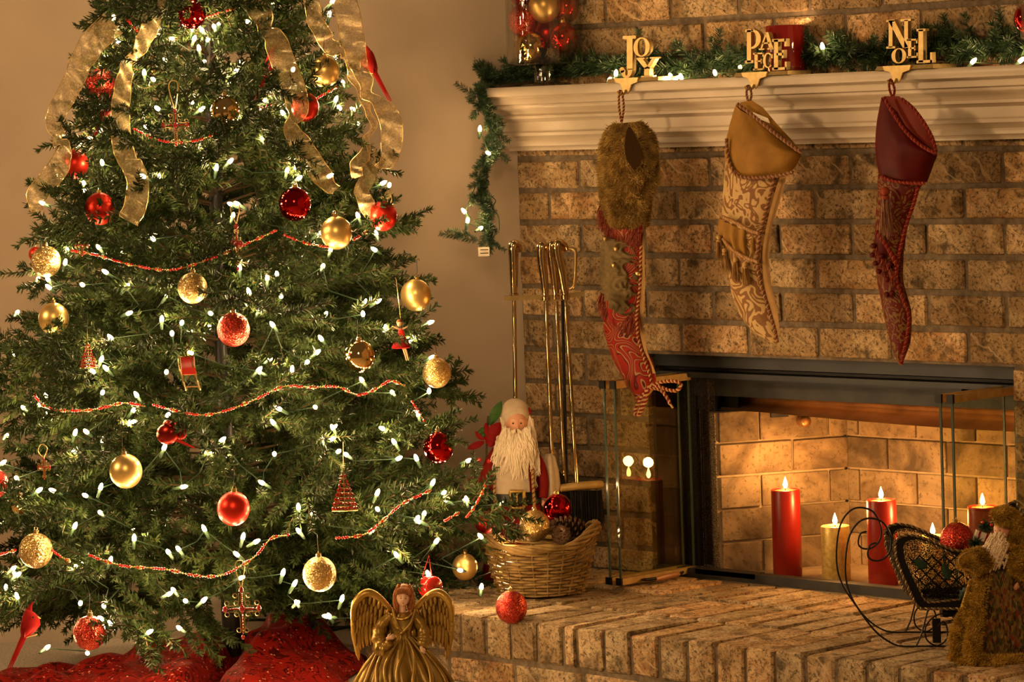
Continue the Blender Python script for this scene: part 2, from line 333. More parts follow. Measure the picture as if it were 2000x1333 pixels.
for k in range(-11, 14):
    zt = BZ - k * BC; zb = zt - BC + JZ
    if zt > 1.72 or zb < -.01 and k > 12: continue
    zb = max(zb, .002)
    if zt - zb < .02: continue
    off = 0 if k % 2 == 0 else .5
    e = [0.0] + [(i + off) * BL for i in range(0 if off else 1, 10) if (i + off) * BL < WX - .03] + [WX]
    for a, b in zip(e[:-1], e[1:]):
        segs = [(a, b)]
        if zt - .01 < OZ:
            segs = []
            if a < OX0 - .03: segs.append((a, min(b, OX0 + J / 2)))
            if b > OX1 + .03: segs.append((max(a, OX1 - J / 2), b))
        for s0, s1 in segs:
            if abs(s1 - OX0) < .06 and zt - .01 < OZ: s1 = OX0 + J / 2
            if s1 - s0 < .03: continue
            pr = random.uniform(-.0015, .0015)
            brick(s0 + J / 2 if s0 > 0 else .001, s1 - J / 2, -.004 + pr, .088, zb, zt, M['brick'], WF)
# ---------------------------------------------------------------- mantel
prof = [(0, .985), (.020, .985), (.022, .992), (.030, .996), (.030, 1.004), (.027, 1.008), (.036, 1.016), (.045, 1.020), (.045, 1.027), (.040, 1.031), (.040, 1.052), (.046, 1.056), (.060, 1.060), (.060, 1.066),
        (.054, 1.070), (.060, 1.078), (.076, 1.083), (.079, 1.088), (.079, 1.092), (.090, 1.094), (.090, 1.108), (.094, 1.111), (.115, 1.113), (.117, 1.118), (.117, 1.130), (.114, 1.134), (0, 1.134)]
sh = .012
prof = [(y, z - sh) for y, z in prof]
rows = []
for s, (p, z) in enumerate(prof): pass
mt = thing('mantel', 'long cream painted crown moulding mantel across the brick chimney', 'mantel', (WX / 2, 0, .97))
mm = MB(); L_ = [[np.array([-y * .35 + .004, -y, z]) for y, z in prof], [np.array([WX + y * .35, -y, z]) for y, z in prof]]
mm.grid([[np.array([max(-y * .35, -.02), -.006 if y == 0 else -y, z]) for y, z in prof], [np.array([WX + .02, -.006 if y == 0 else -y, z]) for y, z in prof]], closed_v=True, caps=True).build('crown_moulding', M['trim'], mt)
MT = 1.134 - sh       # shelf top
# ---------------------------------------------------------------- hearth
HX0, HX1, HY = .14, 2.25, -.666
he = thing('hearth', 'raised brick hearth with rowlock edge in front of the firebox', 'hearth', ((HX0 + HX1) / 2, -.33, ZF))
MB().prism([(HX0 + .004, -.008, ZF + .001), (HX0 + .004, HY + .006, ZF + .001), (HX1, HY + .006, ZF + .001), (HX1, -.42, ZF + .001), (WX, -.008, ZF + .001)], (0, 0, -ZF - .008)).build('mortar_bed', M['mortar'], he, smooth=False)
TP = .0774
base = [.8819 + i * TP for i in range(0, 18)] + [.8045, .765] + [.765 - TP * i for i in range(1, 9)]
for row in range(3):
    y0 = HY + .222 * row; js = sorted(base) if row == 0 else [HX0 + .012 * row + i * TP * 1.004 for i in range(-1, 28)]
    if js[0] > HX0 + .02: js = [HX0] + js
    for a, b in zip(js[:-1], js[1:]):
        a = max(a, HX0)
        if b - a < .02: continue
        lim = -.006 if row == 2 else y0 + .213
        if b > 1.84 and row: 
            if b > 1.84 - y0 - .24: continue
        if b > HX1: continue
        dz = random.uniform(-.002, .0015)
        brick(a + .0045, b - .0045, y0 + (.0 if row == 0 else .004), min(y0 + .214, lim), -.085 if row == 0 else -.03, dz, M['hearth'], he, jit=.002, bev=.004)
for i in range(10):
    a = .21 + (i - 1) * BL
    if a + BL > HX1 or a < HX0 - BL: continue
    brick(max(a, HX0) + .005, a + BL - .005, HY + .003, HY + .09, ZF + .001, -.097, M['hearth'], he)
# ---------------------------------------------------------------- firebox
fb = thing('firebox', 'open firebox lined with pale fire bricks behind the brick surround', 'firebox', (.92, .2, 0))
PL, PB0, PB1, PR = (.556, .057), (.70, .34), (1.29, .34), (1.405, .06)
fm = MB()
for (a, b) in ((PL, PB0), (PB0, PB1), (PB1, PR)):
    a3, b3 = np.array((*a, .186)), np.array((*b, .186)); d = b3 - a3; Ln = np.linalg.norm(d); d /= Ln; nn = np.array([-d[1], d[0], 0])
    fm.box((a3 + b3) / 2 + nn * .02, (Ln + .01, .036, .368), (d, nn, UP))
fm.build('refractory_panel', M['firemortar'], fb, smooth=False)
MB().box((.94, .19, -.004), (1.0, .37, .018)).build('firebox_floor', M['firemortar'], fb, smooth=False)
def fbricks(a, b, offs):
    a3, b3 = np.array((*a, 0.)), np.array((*b, 0.)); d = b3 - a3; Ln = np.linalg.norm(d); d /= Ln; nn = np.array([d[1], -d[0], 0]); ang = math.atan2(d[1], d[0])
    for r in range(6):
        z1 = .372 - r * .0748 + .0745 * 0; z0 = z1 - .0748 + .005
        if r == 5: z0 = max(z0, .004)
        if z0 < .004: z0 = .004
        if z1 - z0 < .012: continue
        e = [0] + [x for x in [offs[r % 2] + i * .168 for i in range(6)] if .02 < x < Ln - .02] + [Ln]
        for p, q in zip(e[:-1], e[1:]):
            key = ('f', round(q - p, 3), round(z1 - z0, 3), random.randrange(3))
            if key not in _bc: _bc[key] = brick_mesh(q - p - .005, .012, z1 - z0, len(_bc), M['firebrick'], bev=.0015, jit=.0005)
            o = mobj('firebrick', _bc[key], fb, a3 + d * (p + q) / 2 + nn * (-.0) + UP * (z0 + z1) / 2 - origin_of(fb)); o.rotation_euler = (0, 0, ang)
MB().box((PB0[0] - .001, PB0[1] - .008, .186), (.004, .006, .366)).build('corner_seam', M['soot'], fb, smooth=False)
fbricks(PL, PB0, (.10, .18)); fbricks(PB0, PB1, (.035, .12)); fbricks(PB1, PR, (.05, .13))
# steel hood, soot plate, header rails, side frames
h = MB(); rows = []
for i in range(9):
    t_ = i / 8; yy = .105 + .055 * math.sin(t_ * PI); zz = .412 - .040 * t_
    rows.append([np.array([x, yy + .012 * math.sin((x - .6) * 4), zz - .015 * t_ * max(0, math.sin((x - .62) * 2.6))]) for x in np.linspace(.50, 1.42, 14)])
h.grid(rows).build('curved_hood', M['hood'], fb, fix=False)
h = MB(); h.box((.96, .085, .438), (.98, .02, .062)); h.box((.96, .20, .50), (.98, .25, .02)); h.build('soot_plate', M['soot'], fb, smooth=False)
hr = MB(); hr.box(((OX0 + OX1) / 2, .050, .4895), (OX1 - OX0 - .004, .05, .026)).build('header_rail', M['steel'], fb, smooth=False)
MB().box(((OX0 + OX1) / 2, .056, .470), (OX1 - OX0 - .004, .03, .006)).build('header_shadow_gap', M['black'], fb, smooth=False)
hr = MB(); hr.box(((OX0 + OX1) / 2, .045, .459), (OX1 - OX0 - .02, .056, .012)); hr.box((.95, .06, .449), (.62, .02, .010)); hr.build('curtain_track', M['steel'], fb, smooth=False)
f = MB(); f.box((.43, .098, .235), (.06, .012, .45)); f.box((.402, .06, .235), (.010, .09, .45)); f.box((.47, .105, .41), (.10, .012, .08))
f.box((.505, .125, .235), (.12, .008, .45)); f.build('side_frame', M['black'], fb, smooth=False); MB().box((1.41, .085, .235), (.05, .012, .45)).build('side_frame', M['black'], fb, smooth=False)
s = MB(); s.box((.90, .012, .011), (.98, .03, .020)); s.build('bottom_rail', M['soot'], fb, smooth=False)
MB().box((.62, .014, .016), (.18, .034, .012)).build('bottom_rail_stop', M['soot'], fb, smooth=False)
def curtain(x0, x1, y, nm, amp=.010):
    g = []
    for i in range(49):
        t_ = i / 48; x = x0 + (x1 - x0) * t_; g.append([np.array([x, y + amp * math.sin(t_ * 26), z]) for z in np.linspace(.018, .448, 6)])
    o = MB().grid(g).build(nm, M['mesh'], fb, fix=False); return o
m = mat('chain_mesh', (.035, .026, .020), .35, .8); t = NT(m); v = t.co()
w1 = t.n('ShaderNodeTexVoronoi'); w1.inputs['Scale'].default_value = 430; t.l(v, w1.inputs['Vector']); al = t.ramp(w1.outputs['Distance'], [(.40, (1, 1, 1)), (.5, (0.1,) * 3)]); t.set('Alpha', al); t.bump(w1.outputs['Distance'], 1, .003); M['mesh'] = m
curtain(.470, .562, .040, 'mesh_curtain', .008); curtain(1.395, 1.43, .075, 'mesh_curtain', .006)
kp = at(1569, 823, 7.55); n_ = np.array([.89, -.455, 0]); tx = np.array([.455, .89, 0])
MB().lathe(kp - n_ * .02, [(.002, .040), (.008, .040), (.0125, .036), (.0135, .02), (.0135, 0)], 20, ax=(tx, UP, n_), caps=True).build('gas_pipe_cap', M['hood'], fb)
MB().box(at(1522, 810, 7.54), (.042, .008, .012), (tx, n_, UP)).build('damper_bracket', M['soot'], fb, smooth=False)
# ---------------------------------------------------------------- folding glass doors
def door_pair(label, xs, y_far, y_near, group):
    for k, x in enumerate(xs):
        d = thing('glass_door', label[k], 'glass door', (x, y_near, 0.005), group)
        z0, z1 = .009, .461
        MB().box((x, (y_far + y_near) / 2, (z0 + z1) / 2), (.004, y_far - y_near, z1 - z0 - .02)).build('glass_pane', M['glass'], d, smooth=False)
        e = MB()
        for yy in (y_near, y_far): e.box((x, yy, (z0 + z1) / 2), (.0052, .0030, z1 - z0 - .02))
        e.build('polished_edge', M['glass_edge'], d, smooth=False)
        MB().box((x, (y_far + y_near) / 2, z1 - .007), (.014, y_far - y_near + .004, .016)).build('top_rail', [M['satin_brass'], M['black']][0 if k else 0], d, smooth=False)
        MB().box((x, (y_far + y_near) / 2, z0 + .006), (.014, y_far - y_near + .004, .014)).build('bottom_rail', M['satin_brass'], d, smooth=False)
        c = MB(); c.box((x - .001, y_near - .004, z1 - .007), (.016, .006, .018)); c.box((x - .001, y_near - .004, z0 + .006), (.016, .006, .016)); c.build('end_cap', M['black'], d, smooth=False)
door_pair(['rear leaf of the left folding glass door pair', 'front leaf of the left folding glass door pair, with a wooden handle at the bottom'], (.468, .500), .026, -.214, 'folding glass doors')
door_pair(['left leaf of the right folding glass door pair', 'right leaf of the right folding glass door pair, beside the brick pier'], (1.388, 1.418), .026, -.182, 'folding glass doors')
hd = [o for o in bpy.data.objects if o.name.startswith('glass_door')][1]
hp = [ox(1262, 1138, .52), ox(1278, 1135, .525)]
m1 = MB(); m1.tube([ox(1255, 1133, .508), ox(1262, 1133, .526), ox(1285, 1130, .53), ox(1330, 1121, .53), ox(1334, 1118, .508)], [.003, .0035, .0035, .0035, .003], 8); m1.build('handle_bracket', M['iron'], hd)
M['wood'] = noisy('turned_wood', (.20, .08, .03), (.32, .15, .06), 40, .4)
pw = resample([ox(1281, 1132, .53), ox(1326, 1122, .53)], 7); MB().tube(pw, [.0045, .0065, .007, .007, .007, .0065, .0045], 10).build('wooden_grip', M['wood'], hd)
# ================================================================== CHRISTMAS TREE
TX, TY = -.10, -.835
def v2z(v): return 1.334 - .001133 * v
def zr(z): return max(.02, float(np.interp((1.334 - z) / .001133, [-870, 0, 350, 650, 1050, 1300], [5, 208, 305, 410, 535, 560])) / 880)
tree = thing('christmas_tree', 'tall decorated artificial spruce standing in the corner left of the fireplace', 'christmas tree', (TX, TY, ZF))
MB().tube([(TX, TY, ZF + .002), (TX, TY, .4), (TX, TY, 1.2), (TX, TY, 2.2)], [.019, .017, .013, .006], 12).build('trunk', M['trunk'], tree)
def twig_needles(p0, p1, n, L, P, D, LL, sag=0, spread=.95):
    t_ = rng.uniform(0, 1, n); d = (p1 - p0) / np.linalg.norm(p1 - p0)
    ref = np.array([0, 0, 1.0]); x = np.cross(d, ref); x /= np.linalg.norm(x) + 1e-9; y = np.cross(x, d)
    a = rng.uniform(0, 2 * PI, n); rad = np.cos(a)[:, None] * x + np.sin(a)[:, None] * y
    P.append(p0 + (p1 - p0) * t_[:, None] + UP * (-sag * t_ ** 2)[:, None]); D.append(d * rng.uniform(.55, .95, n)[:, None] + rad * spread); LL.append(L * rng.uniform(.75, 1.1, n) * (1 - .35 * t_ ** 4))
def branch_mesh(Lb, seed, droop, dens=1.0):
    r = random.Random(seed); P, D, LL = [], [], []; st = MB()
    main = [np.array([Lb * t_, 0, Lb * (.10 * t_ - droop * t_ * t_ + .05 * t_ ** 3)]) for t_ in np.linspace(0, 1, 9)]
    st.tube(main, [.0035 - .0024 * i / 8 for i in range(9)], 4)
    for i in range(2, 8): twig_needles(main[i], main[i + 1], int(Lb * 165 * dens), .021, P, D, LL)
    nt = max(4, int(Lb / .060))
    for i in range(nt):
        t_ = .30 + .66 * (i + r.random() * .6) / nt; b = main[0] * 0 + np.array([np.interp(t_, np.linspace(0, 1, 9), [m_[k] for m_ in main]) for k in range(3)])
        for sd in (-1, 1):
            if r.random() < .12: continue
            ln = (.060 + .31 * Lb * (1 - t_) ** .7 * r.uniform(.75, 1.1)); a = sd * math.radians(r.uniform(32, 52)); el = r.uniform(-.38, .5)
            e = b + ln * np.array([math.cos(a), math.sin(a), el]); st.tube([b, (b + e) / 2, e], [.0018, .0015, .0008], 3)
            twig_needles(b, e, int(ln * 980 * dens), .0195, P, D, LL)
            if ln > .095:
                q = b + (e - b) * .45; a2 = a + sd * r.choice([-1, 1]) * .7; e2 = q + ln * .55 * np.array([math.cos(a2), math.sin(a2), el + r.uniform(-.2, .35)]); st.tube([q, e2], [.0014, .0008], 3)
                twig_needles(q, e2, int(ln * 520 * dens), .0195, P, D, LL)
    me = spike_mesh('branch', np.concatenate(P), np.concatenate(D), np.concatenate(LL), .0025, [M['needle'], M['twig']])
    bm = bmesh.new(); bm.from_mesh(me); me2 = bpy.data.meshes.new('t'); me2.from_pydata(st.v, [], st.f); n0 = len(bm.faces); bm.from_mesh(me2)
    bm.faces.ensure_lookup_table()
    for f_ in bm.faces[n0:]: f_.material_index = 1
    bm.to_mesh(me); bm.free(); bpy.data.meshes.remove(me2); return me
lens = [.22, .30, .38, .46, .54, .62, .70]
BM = {}
for L_i in lens:
    for q in range(3): BM[(L_i, q)] = branch_mesh(L_i, int(L_i * 100) * 10 + q, .10 + .05 * q, .95)
nb = 0; z = .035; lay = 0
wallD = lambda x, y: (x - y) / math.sqrt(2)
r = random.Random(11)
while z < 1.66:
    R_ = zr(z); n_l = 13
    for k in range(n_l):
        az = 2 * PI * (k + (lay % 3) * .33 + r.uniform(-.25, .25)) / n_l; Lw = R_ * r.uniform(.80, 1.13)
        d2 = np.array([math.cos(az), math.sin(az)]); wd = (TX - TY) / math.sqrt(2); rate = (d2[0] - d2[1]) / math.sqrt(2)
        if rate < 0: Lw = min(Lw, (wd - .035) / -rate)
        # keep clear of the brick chimney
        if d2[1] > 0: Lw = min(Lw, (-.10 - TY) / d2[1])
        tp = np.array([TX + d2[0] * Lw, TY + d2[1] * Lw, z]); tq = CR @ (tp - CC); tu = CF * tq[0] / tq[2] + 1000
        if z < .17 and 640 < tu < 930 and tq[2] < 7.32: Lw *= .62
        q = min(lens, key=lambda a: abs(a - Lw)); q2 = r.randrange(3)
        o = mobj('branch', BM[(q, q2)], tree, (0, 0, z + r.uniform(-.025, .025) - ZF)); s_ = min(1.12, Lw / q)
        pitch = -(.02 + .22 * (z - .1)) + r.uniform(-.10, .10)
        if z < .28: pitch = r.uniform(-.14, .10)
        if z < .11: pitch = r.uniform(.0, .17); Lw *= r.uniform(.7, 1.0)
        if z < .11 and k % 3 == 0: continue
        o.rotation_euler = (r.uniform(-.9, .9), pitch, az); o.scale = (s_, s_, s_); nb += 1
    z += .0785; lay += 1
P, D, LL = [], [], []
while z < 2.25:
    R_ = zr(z)
    for k in range(9):
        az = r.uniform(0, 2 * PI); a = np.array([TX, TY, z]); e = a + R_ * np.array([math.cos(az), math.sin(az), .35]); twig_needles(a, e, 260, .02, P, D, LL, spread=.8)
    z += .07
a = np.concatenate(P) - np.array([TX, TY, ZF]); o = mobj('top_foliage', spike_mesh('top_foliage', a, np.concatenate(D), np.concatenate(LL), .0022, M['needle']), tree); o['kind'] = 'stuff'
tl = MB()
for k in range(4):
    a = k * PI / 2 + .4; tl.tube([(TX, TY, ZF + .10), (TX + .15 * math.cos(a), TY + .15 * math.sin(a), ZF + .012), (TX + .2 * math.cos(a), TY + .2 * math.sin(a), ZF + .008)], .008, 6)
tl.tube([(TX, TY, ZF + .004), (TX, TY, ZF + .16)], .026, 14); tl.build('tree_stand', M['trunk'], tree)
def surf(u, v, k=.93, jit=0):
    """depth at which the outside of the tree is met along the sight line through u, v"""
    z = v2z(v); R_ = zr(z) * k; dx = (u - (455 - .045 * (1300 - v) * .4)) / 880
    dd = math.sqrt(max(0, R_ * R_ - dx * dx)) if abs(dx) < R_ else 0
    return 7.385 - dd + jit
# ------------------------------------------------------------------ string lights on the tree
BP = [(222,38),(232,67),(254,62),(204,118),(306,68),(338,78),(389,97),(396,123),(327,120),(282,145),(300,156),(487,45),(462,15),(531,4),(643,30),(648,5),(655,113),(617,138),(572,137),(460,140),(447,160),(530,184),(375,200),(309,213),(280,228),(194,205),(506,217),(554,223),(468,235),(520,198),(670,163),(655,197),(664,212),(693,215),(698,243),(198,256),(180,272),(118,269),(155,285),(291,250),(512,273),(397,315),(422,331),(448,317),(200,320),(120,346),(160,374),(142,410),(85,398),(282,346),(362,389),(310,347),(95,446),(577,330),(560,336),(602,328),(642,345),(582,350),(746,359),(760,363),(453,400),(454,424),(466,400),(700,424),(735,458),(733,489),(630,522),(645,490),(300,468),(194,485),(127,515),(132,490),(208,533),(74,546),(95,548),(97,563),(162,557),(246,562),(326,578),(355,632),(316,627),(336,653),(412,613),(487,573),(522,546),(549,580),(468,526),(534,637),(622,458),(711,591),(736,590),(709,615),(634,617),(755,644),(838,631),(802,667),(33,612),(26,695),(218,662),(200,680),(197,705),(183,727),(209,722),(250,613),(374,690),(505,607),(480,596),(618,690),(600,708),(504,725),(508,728),(708,745),(841,700),(838,766),(90,774),(76,792),(47,798),(86,813),(200,768),(268,774),(260,803),(327,812),(146,848),(170,845),(12,853),(201,865),(325,728),(148,882),(320,877),(432,862),(407,887),(535,828),(547,800),(616,796),(536,888),(651,838),(646,859),(660,883),(678,890),(777,897),(767,768),(817,812),(771,866),(4,906),(33,935),(104,814),(74,960),(106,960),(196,955),(168,969),(356,952),(514,945),(197,1003),(145,1031),(3,1020),(262,1055),(400,1036),(474,1052),(498,1060),(583,994),(610,1005),(585,1040),(736,966),(738,996),(726,1038),(815,1014),(819,1020),(828,1006),(866,964),(872,978),(844,946),(911,978),(980,985),(913,901),(814,898),(912,979),(940,1050),(851,1060),(776,1087),(552,1122),(574,1143),(580,1179),(579,1180),(464,1085),(470,1130),(150,1110),(215,1097),(24,1113),(33,1125),(12,1152),(34,1168),(157,1180),(203,1185),(200,1210),(216,1220),(289,1237),(90,1267),(171,1277),(340,1155),(328,1162),(396,1175),(363,1175),(352,1229),(350,1075),(330,1081),(667,1173),(644,1206),(640,1205),(737,1205),(837,1123),(990,1078),(976,1112),(900,1115),(940,1150)]
sl = thing('string_lights', 'warm white miniature lights wound all over the christmas tree', 'string lights', (TX, TY, .5))
def bulb_mesh(nm):
    b = MB(); b.lathe((0, 0, 0), [(.0004, .0105), (.0020, .0090), (.0033, .0060), (.0038, .0028), (.0035, -.001), (.0028, -.003)], 10, caps=True)
    me = bpy.data.meshes.new(nm); me.from_pydata(b.v, [], b.f); me.materials.append(M['bulb']); me.polygons.foreach_set('use_smooth', [True] * len(b.f)); return me
def sock_mesh():
    b = MB(); b.lathe((0, 0, 0), [(.0030, -.001), (.0033, -.004), (.0027, -.014), (.0018, -.017)], 8, caps=True); me = bpy.data.meshes.new('socket'); me.from_pydata(b.v, [], b.f); me.materials.append(M['wire']); return me
BMe, SMe = bulb_mesh('bulb'), sock_mesh(); LP = bpy.data.lights.new('bulb_glow', 'POINT'); LP.energy = BULB_W; LP.color = (1, .64, .30); LP.shadow_soft_size = .006
def put_bulb(P, parent, lamp=LP, sock=True):
    o = mobj('bulb', BMe, parent, np.array(P) - origin_of(parent)); o.scale = (1.2, 1.2, 1.2); o.rotation_euler = (r.uniform(-1.2, 1.2), r.uniform(-1.2, 1.2), r.uniform(0, 6))
    if sock: s_ = mobj('socket', SMe, o)
    g = bpy.data.objects.new('bulb_glow', lamp); COL.objects.link(g); g.parent = parent; g.location = [float(c) for c in (np.array(P) + TW * .012 + UP * .004 - origin_of(parent))]
pts = []
for u, v in BP:
    P_ = at(u, v, surf(u, v, .97, r.uniform(-.01, .03)))
    pts.append(P_); put_bulb(P_, sl)
LI = bpy.data.lights.new('inner_glow', 'POINT'); LI.energy = BULB_W * 1.5; LI.color = (1, .64, .30); LI.shadow_soft_size = .006
for i in range(64):  # random bulbs deep in the branches, added for an inner glow
    z = r.uniform(.1, 1.55); az = r.uniform(0, 2 * PI); R_ = zr(z) * r.uniform(.35, .9); x, y = R_ * math.cos(az), R_ * math.sin(az)
    if wallD(TX + x, TY + y) < .06: continue
    put_bulb((TX + x, TY + y, z), sl, LI)
w = MB(); seq = sorted(pts, key=lambda p: (round(p[2] / .12), math.atan2(p[1] - TY, p[0] - TX)))
for a, b in zip(seq[:-1], seq[1:]):
    if np.linalg.norm(a - b) < .22:
        m_ = (a + b) / 2; c_ = np.array([TX, TY, m_[2]]); m_ = m_ + (c_ - m_) * .12 - UP * .012; w.tube([a, m_, b], .0014, 3)
w.build('cable', M['wire'], sl, kind='stuff')
# ------------------------------------------------------------------ ball ornaments
_om = {}
def ornament(u, v, rp, kind, label, d=None, group='ball ornaments on the tree', sq=1.06, hook=True, cat='ornament'):
    d = d if d is not None else min(surf(u, v, 1.02), 7.25) - .03
    R_ = rp * d / CF; c = at(u, v, d); t_ = thing('ball_ornament', label, cat, c, group); t_.scale = (R_,) * 3; t_.rotation_euler = (r.uniform(-.08, .08), r.uniform(-.08, .08), r.uniform(0, 6))
    if kind not in _om:
        a = MB().ball((0, 0, 0), 1, 40, sq=(1, 1, sq)); me = bpy.data.meshes.new('ball'); me.from_pydata(a.v, [], a.f); me.materials.append(M[kind]); me.polygons.foreach_set('use_smooth', [True] * len(a.f)); _om[kind] = me
    if 'cap' not in _om:
        a = MB().lathe((0, 0, 1.0), [(.17, 0), (.20, .04), (.17, .06), (.17, .20), (.15, .23)], 14, caps=True); a.tube([(.10 * math.cos(k), 0, 1.30 + .10 * math.sin(k)) for k in np.linspace(0, 2 * PI, 13)[:-1]], .022, 5, closed=True)
        me = bpy.data.meshes.new('cap'); me.from_pydata(a.v, [], a.f); me.materials.append(M['cap']); _om['cap'] = me
        a = MB().tube(smoothp([(0, 0, 1.38), (.06, 0, 1.5), (.02, 0, 2.1), (.05, 0, 2.35), (.15, 0, 2.38), (.18, 0, 2.25)], 3), .02, 4); me = bpy.data.meshes.new('hook'); me.from_pydata(a.v, [], a.f); me.materials.append(M['hook']); _om['hook'] = me
    mobj('ball', _om[kind], t_); mobj('cap', _om['cap'], t_)
    if hook: mobj('hook', _om['hook'], t_)
    return t_
for a in [(374, 27, 29, 'red_shiny', 'mirror-like red ball at the top centre of the tree'),
    (197, 165, 30, 'red_glitter', 'red glittered ball by the outer left ribbon, high on the tree'),
    (440, 216, 29, 'gold_shiny', 'mirror-like gold ball right of the upper jewelled cross'),
    (634, 140, 29, 'gold_matte', 'satin gold ball between the two right ribbons near the top'),
    (596, 209, 27, 'red_matte', 'satin red ball half behind the long middle ribbon'),
    (146, 321, 27, 'red_matte', 'satin red ball at the left edge under the outer ribbon bend'),
    (195, 408, 30, 'red_matte', 'satin red ball left of the end of the left inner ribbon'),
    (576, 399, 32, 'red_shiny', 'mirror-like red ball below the end of the long middle ribbon'),
    (657, 455, 31, 'gold_matte', 'satin gold ball at the end of the second bead garland'),
    (748, 422, 28, 'red_matte', 'satin red ball at the right edge below the ribbon loops'),
    (90, 511, 29, 'gold_glitter', 'gold glittered ball at the upper left edge of the tree'),
    (376, 563, 29, 'gold_glitter', 'gold glittered ball hanging under the second bead garland'),
    (105, 623, 30, 'gold_matte', 'satin gold ball at the left edge above the bulb-lit branch'),
    (456, 644, 32, 'red_glitter', 'red glittered ball in the middle of the tree'),
    (812, 577, 30, 'gold_matte', 'satin gold ball hanging free on a long hook at the right edge'),
    (702, 696, 30, 'gold_shiny', 'mirror-like gold ball above the third bead garland, right side'),
    (853, 729, 28, 'gold_glitter', 'gold glittered ball at the right edge of the tree'),
    (856, 875, 30, 'red_shiny', 'mirror-like red ball beside the bearded figure'),
    (246, 921, 32, 'gold_matte', 'satin gold ball in the left half below the third bead garland'),
    (456, 994, 32, 'red_matte', 'satin red ball at the lower centre of the tree'),
    (-12, 945, 28, 'red_glitter', 'red glittered ball cut off by the left edge of the picture'),
    (70, 1076, 33, 'gold_glitter', 'gold glittered ball at the lower left of the tree'),
    (624, 1122, 33, 'gold_glitter', 'gold glittered ball above the red cloth, right of the trunk'),
    (175, 1237, 32, 'red_glitter', 'red glittered ball on the lowest branch at the left'),
    (999, 1187, 31, 'red_glitter', 'red glittered ball hanging in front of the wicker basket'),
    (908, 1108, 25, 'gold_matte', 'satin gold ball half hidden in needles left of the wicker basket'),
    (70, 497, 14, 'red_matte', 'small red ball peeking out behind the upper left gold glitter ball'),
    (40, 985, 20, 'gold_shiny', 'mirror-like gold ball deep in the needles at the lower left')]:
    dd = None
    if a[0] == 999: dd = 6.98
    if a[0] == 70 and a[2] == 14: dd = 7.45
    if a[0] in (908, 40): dd = surf(a[0], a[1], .86)
    ornament(a[0], a[1], a[2], a[3], a[4], d=dd)
# ------------------------------------------------------------------ bead garlands
def beads(paths, label):
    bs = lambda u, v: min(surf(u, v, 1.0), 7.25) - .035
    allp = [at(u, v, bs(u, v)) for p in paths for u, v in p]; root = thing('bead_garland', label, 'garland', allp[0], 'bead garlands on the tree'); rd, gd = MB(), MB(); st = MB()
    for p in paths:
        c = smoothp([at(u, v, bs(u, v)) for u, v in p], 5); n = max(3, int(plen(c) / .0058)); q = resample(c, n); st.tube(q[::2] if len(q) > 5 else q, .0006, 3)
        for i, b in enumerate(q):
            k = i % 13
            if k in (0, 1, 2, 3, 4): rd.ball(b + rng.normal(0, .0004, 3), .0031, 8)
            elif k == 8: gd.ball(b, .0046, 8); 
            elif k in (7, 9): rd.ball(b, .0034, 8)
            else: gd.ball(b, .0021, 6)
    rd.build('red_beads', M['bead_red'], root, kind='stuff'); gd.build('gold_beads', M['bead_gold'], root, kind='stuff'); st.build('thread', M['gold_thread'], root)
beads([[(404, 33), (440, 22), (478, 10)], [(244, 34), (258, 50), (272, 66)]], 'short red and gold bead garland beside the top mirror-like red ball')
beads([[(262, 252), (300, 270), (345, 279), (400, 270), (445, 248)], [(505, 212), (540, 202)], [(620, 192), (640, 180), (658, 170)]], 'red and gold bead garland sagging behind the upper jewelled cross')
beads([[(140, 490), (195, 500), (250, 516), (330, 528), (400, 510), (450, 490), (492, 472), (540, 450)], [(556, 460), (600, 476), (640, 482)], [(690, 468), (718, 452)]], 'red and gold bead garland ending at the satin gold ball')
beads([[(68, 772), (85, 793), (120, 802), (180, 801), (240, 788), (282, 794)], [(300, 792), (350, 804), (400, 811), (450, 800), (500, 780), (555, 755), (610, 757), (660, 756), (700, 772), (740, 757), (762, 744), (790, 754)], [(805, 785), (815, 800), (828, 822)]], 'red and gold bead garland across the middle of the tree')
beads([[(0, 1084), (30, 1075)], [(102, 1076), (118, 1088), (134, 1096)], [(176, 1086), (240, 1106), (320, 1112), (380, 1125), (430, 1125), (470, 1106), (500, 1086), (530, 1052), (562, 1046)]], 'red and gold bead garland low on the tree above the trunk')
beads([[(658, 1052), (710, 1045), (745, 1020), (785, 985), (842, 958)], [(868, 1018), (895, 1003)], [(912, 1010), (930, 985), (948, 950)]], 'red and gold bead garland rising at the lower right of the tree')
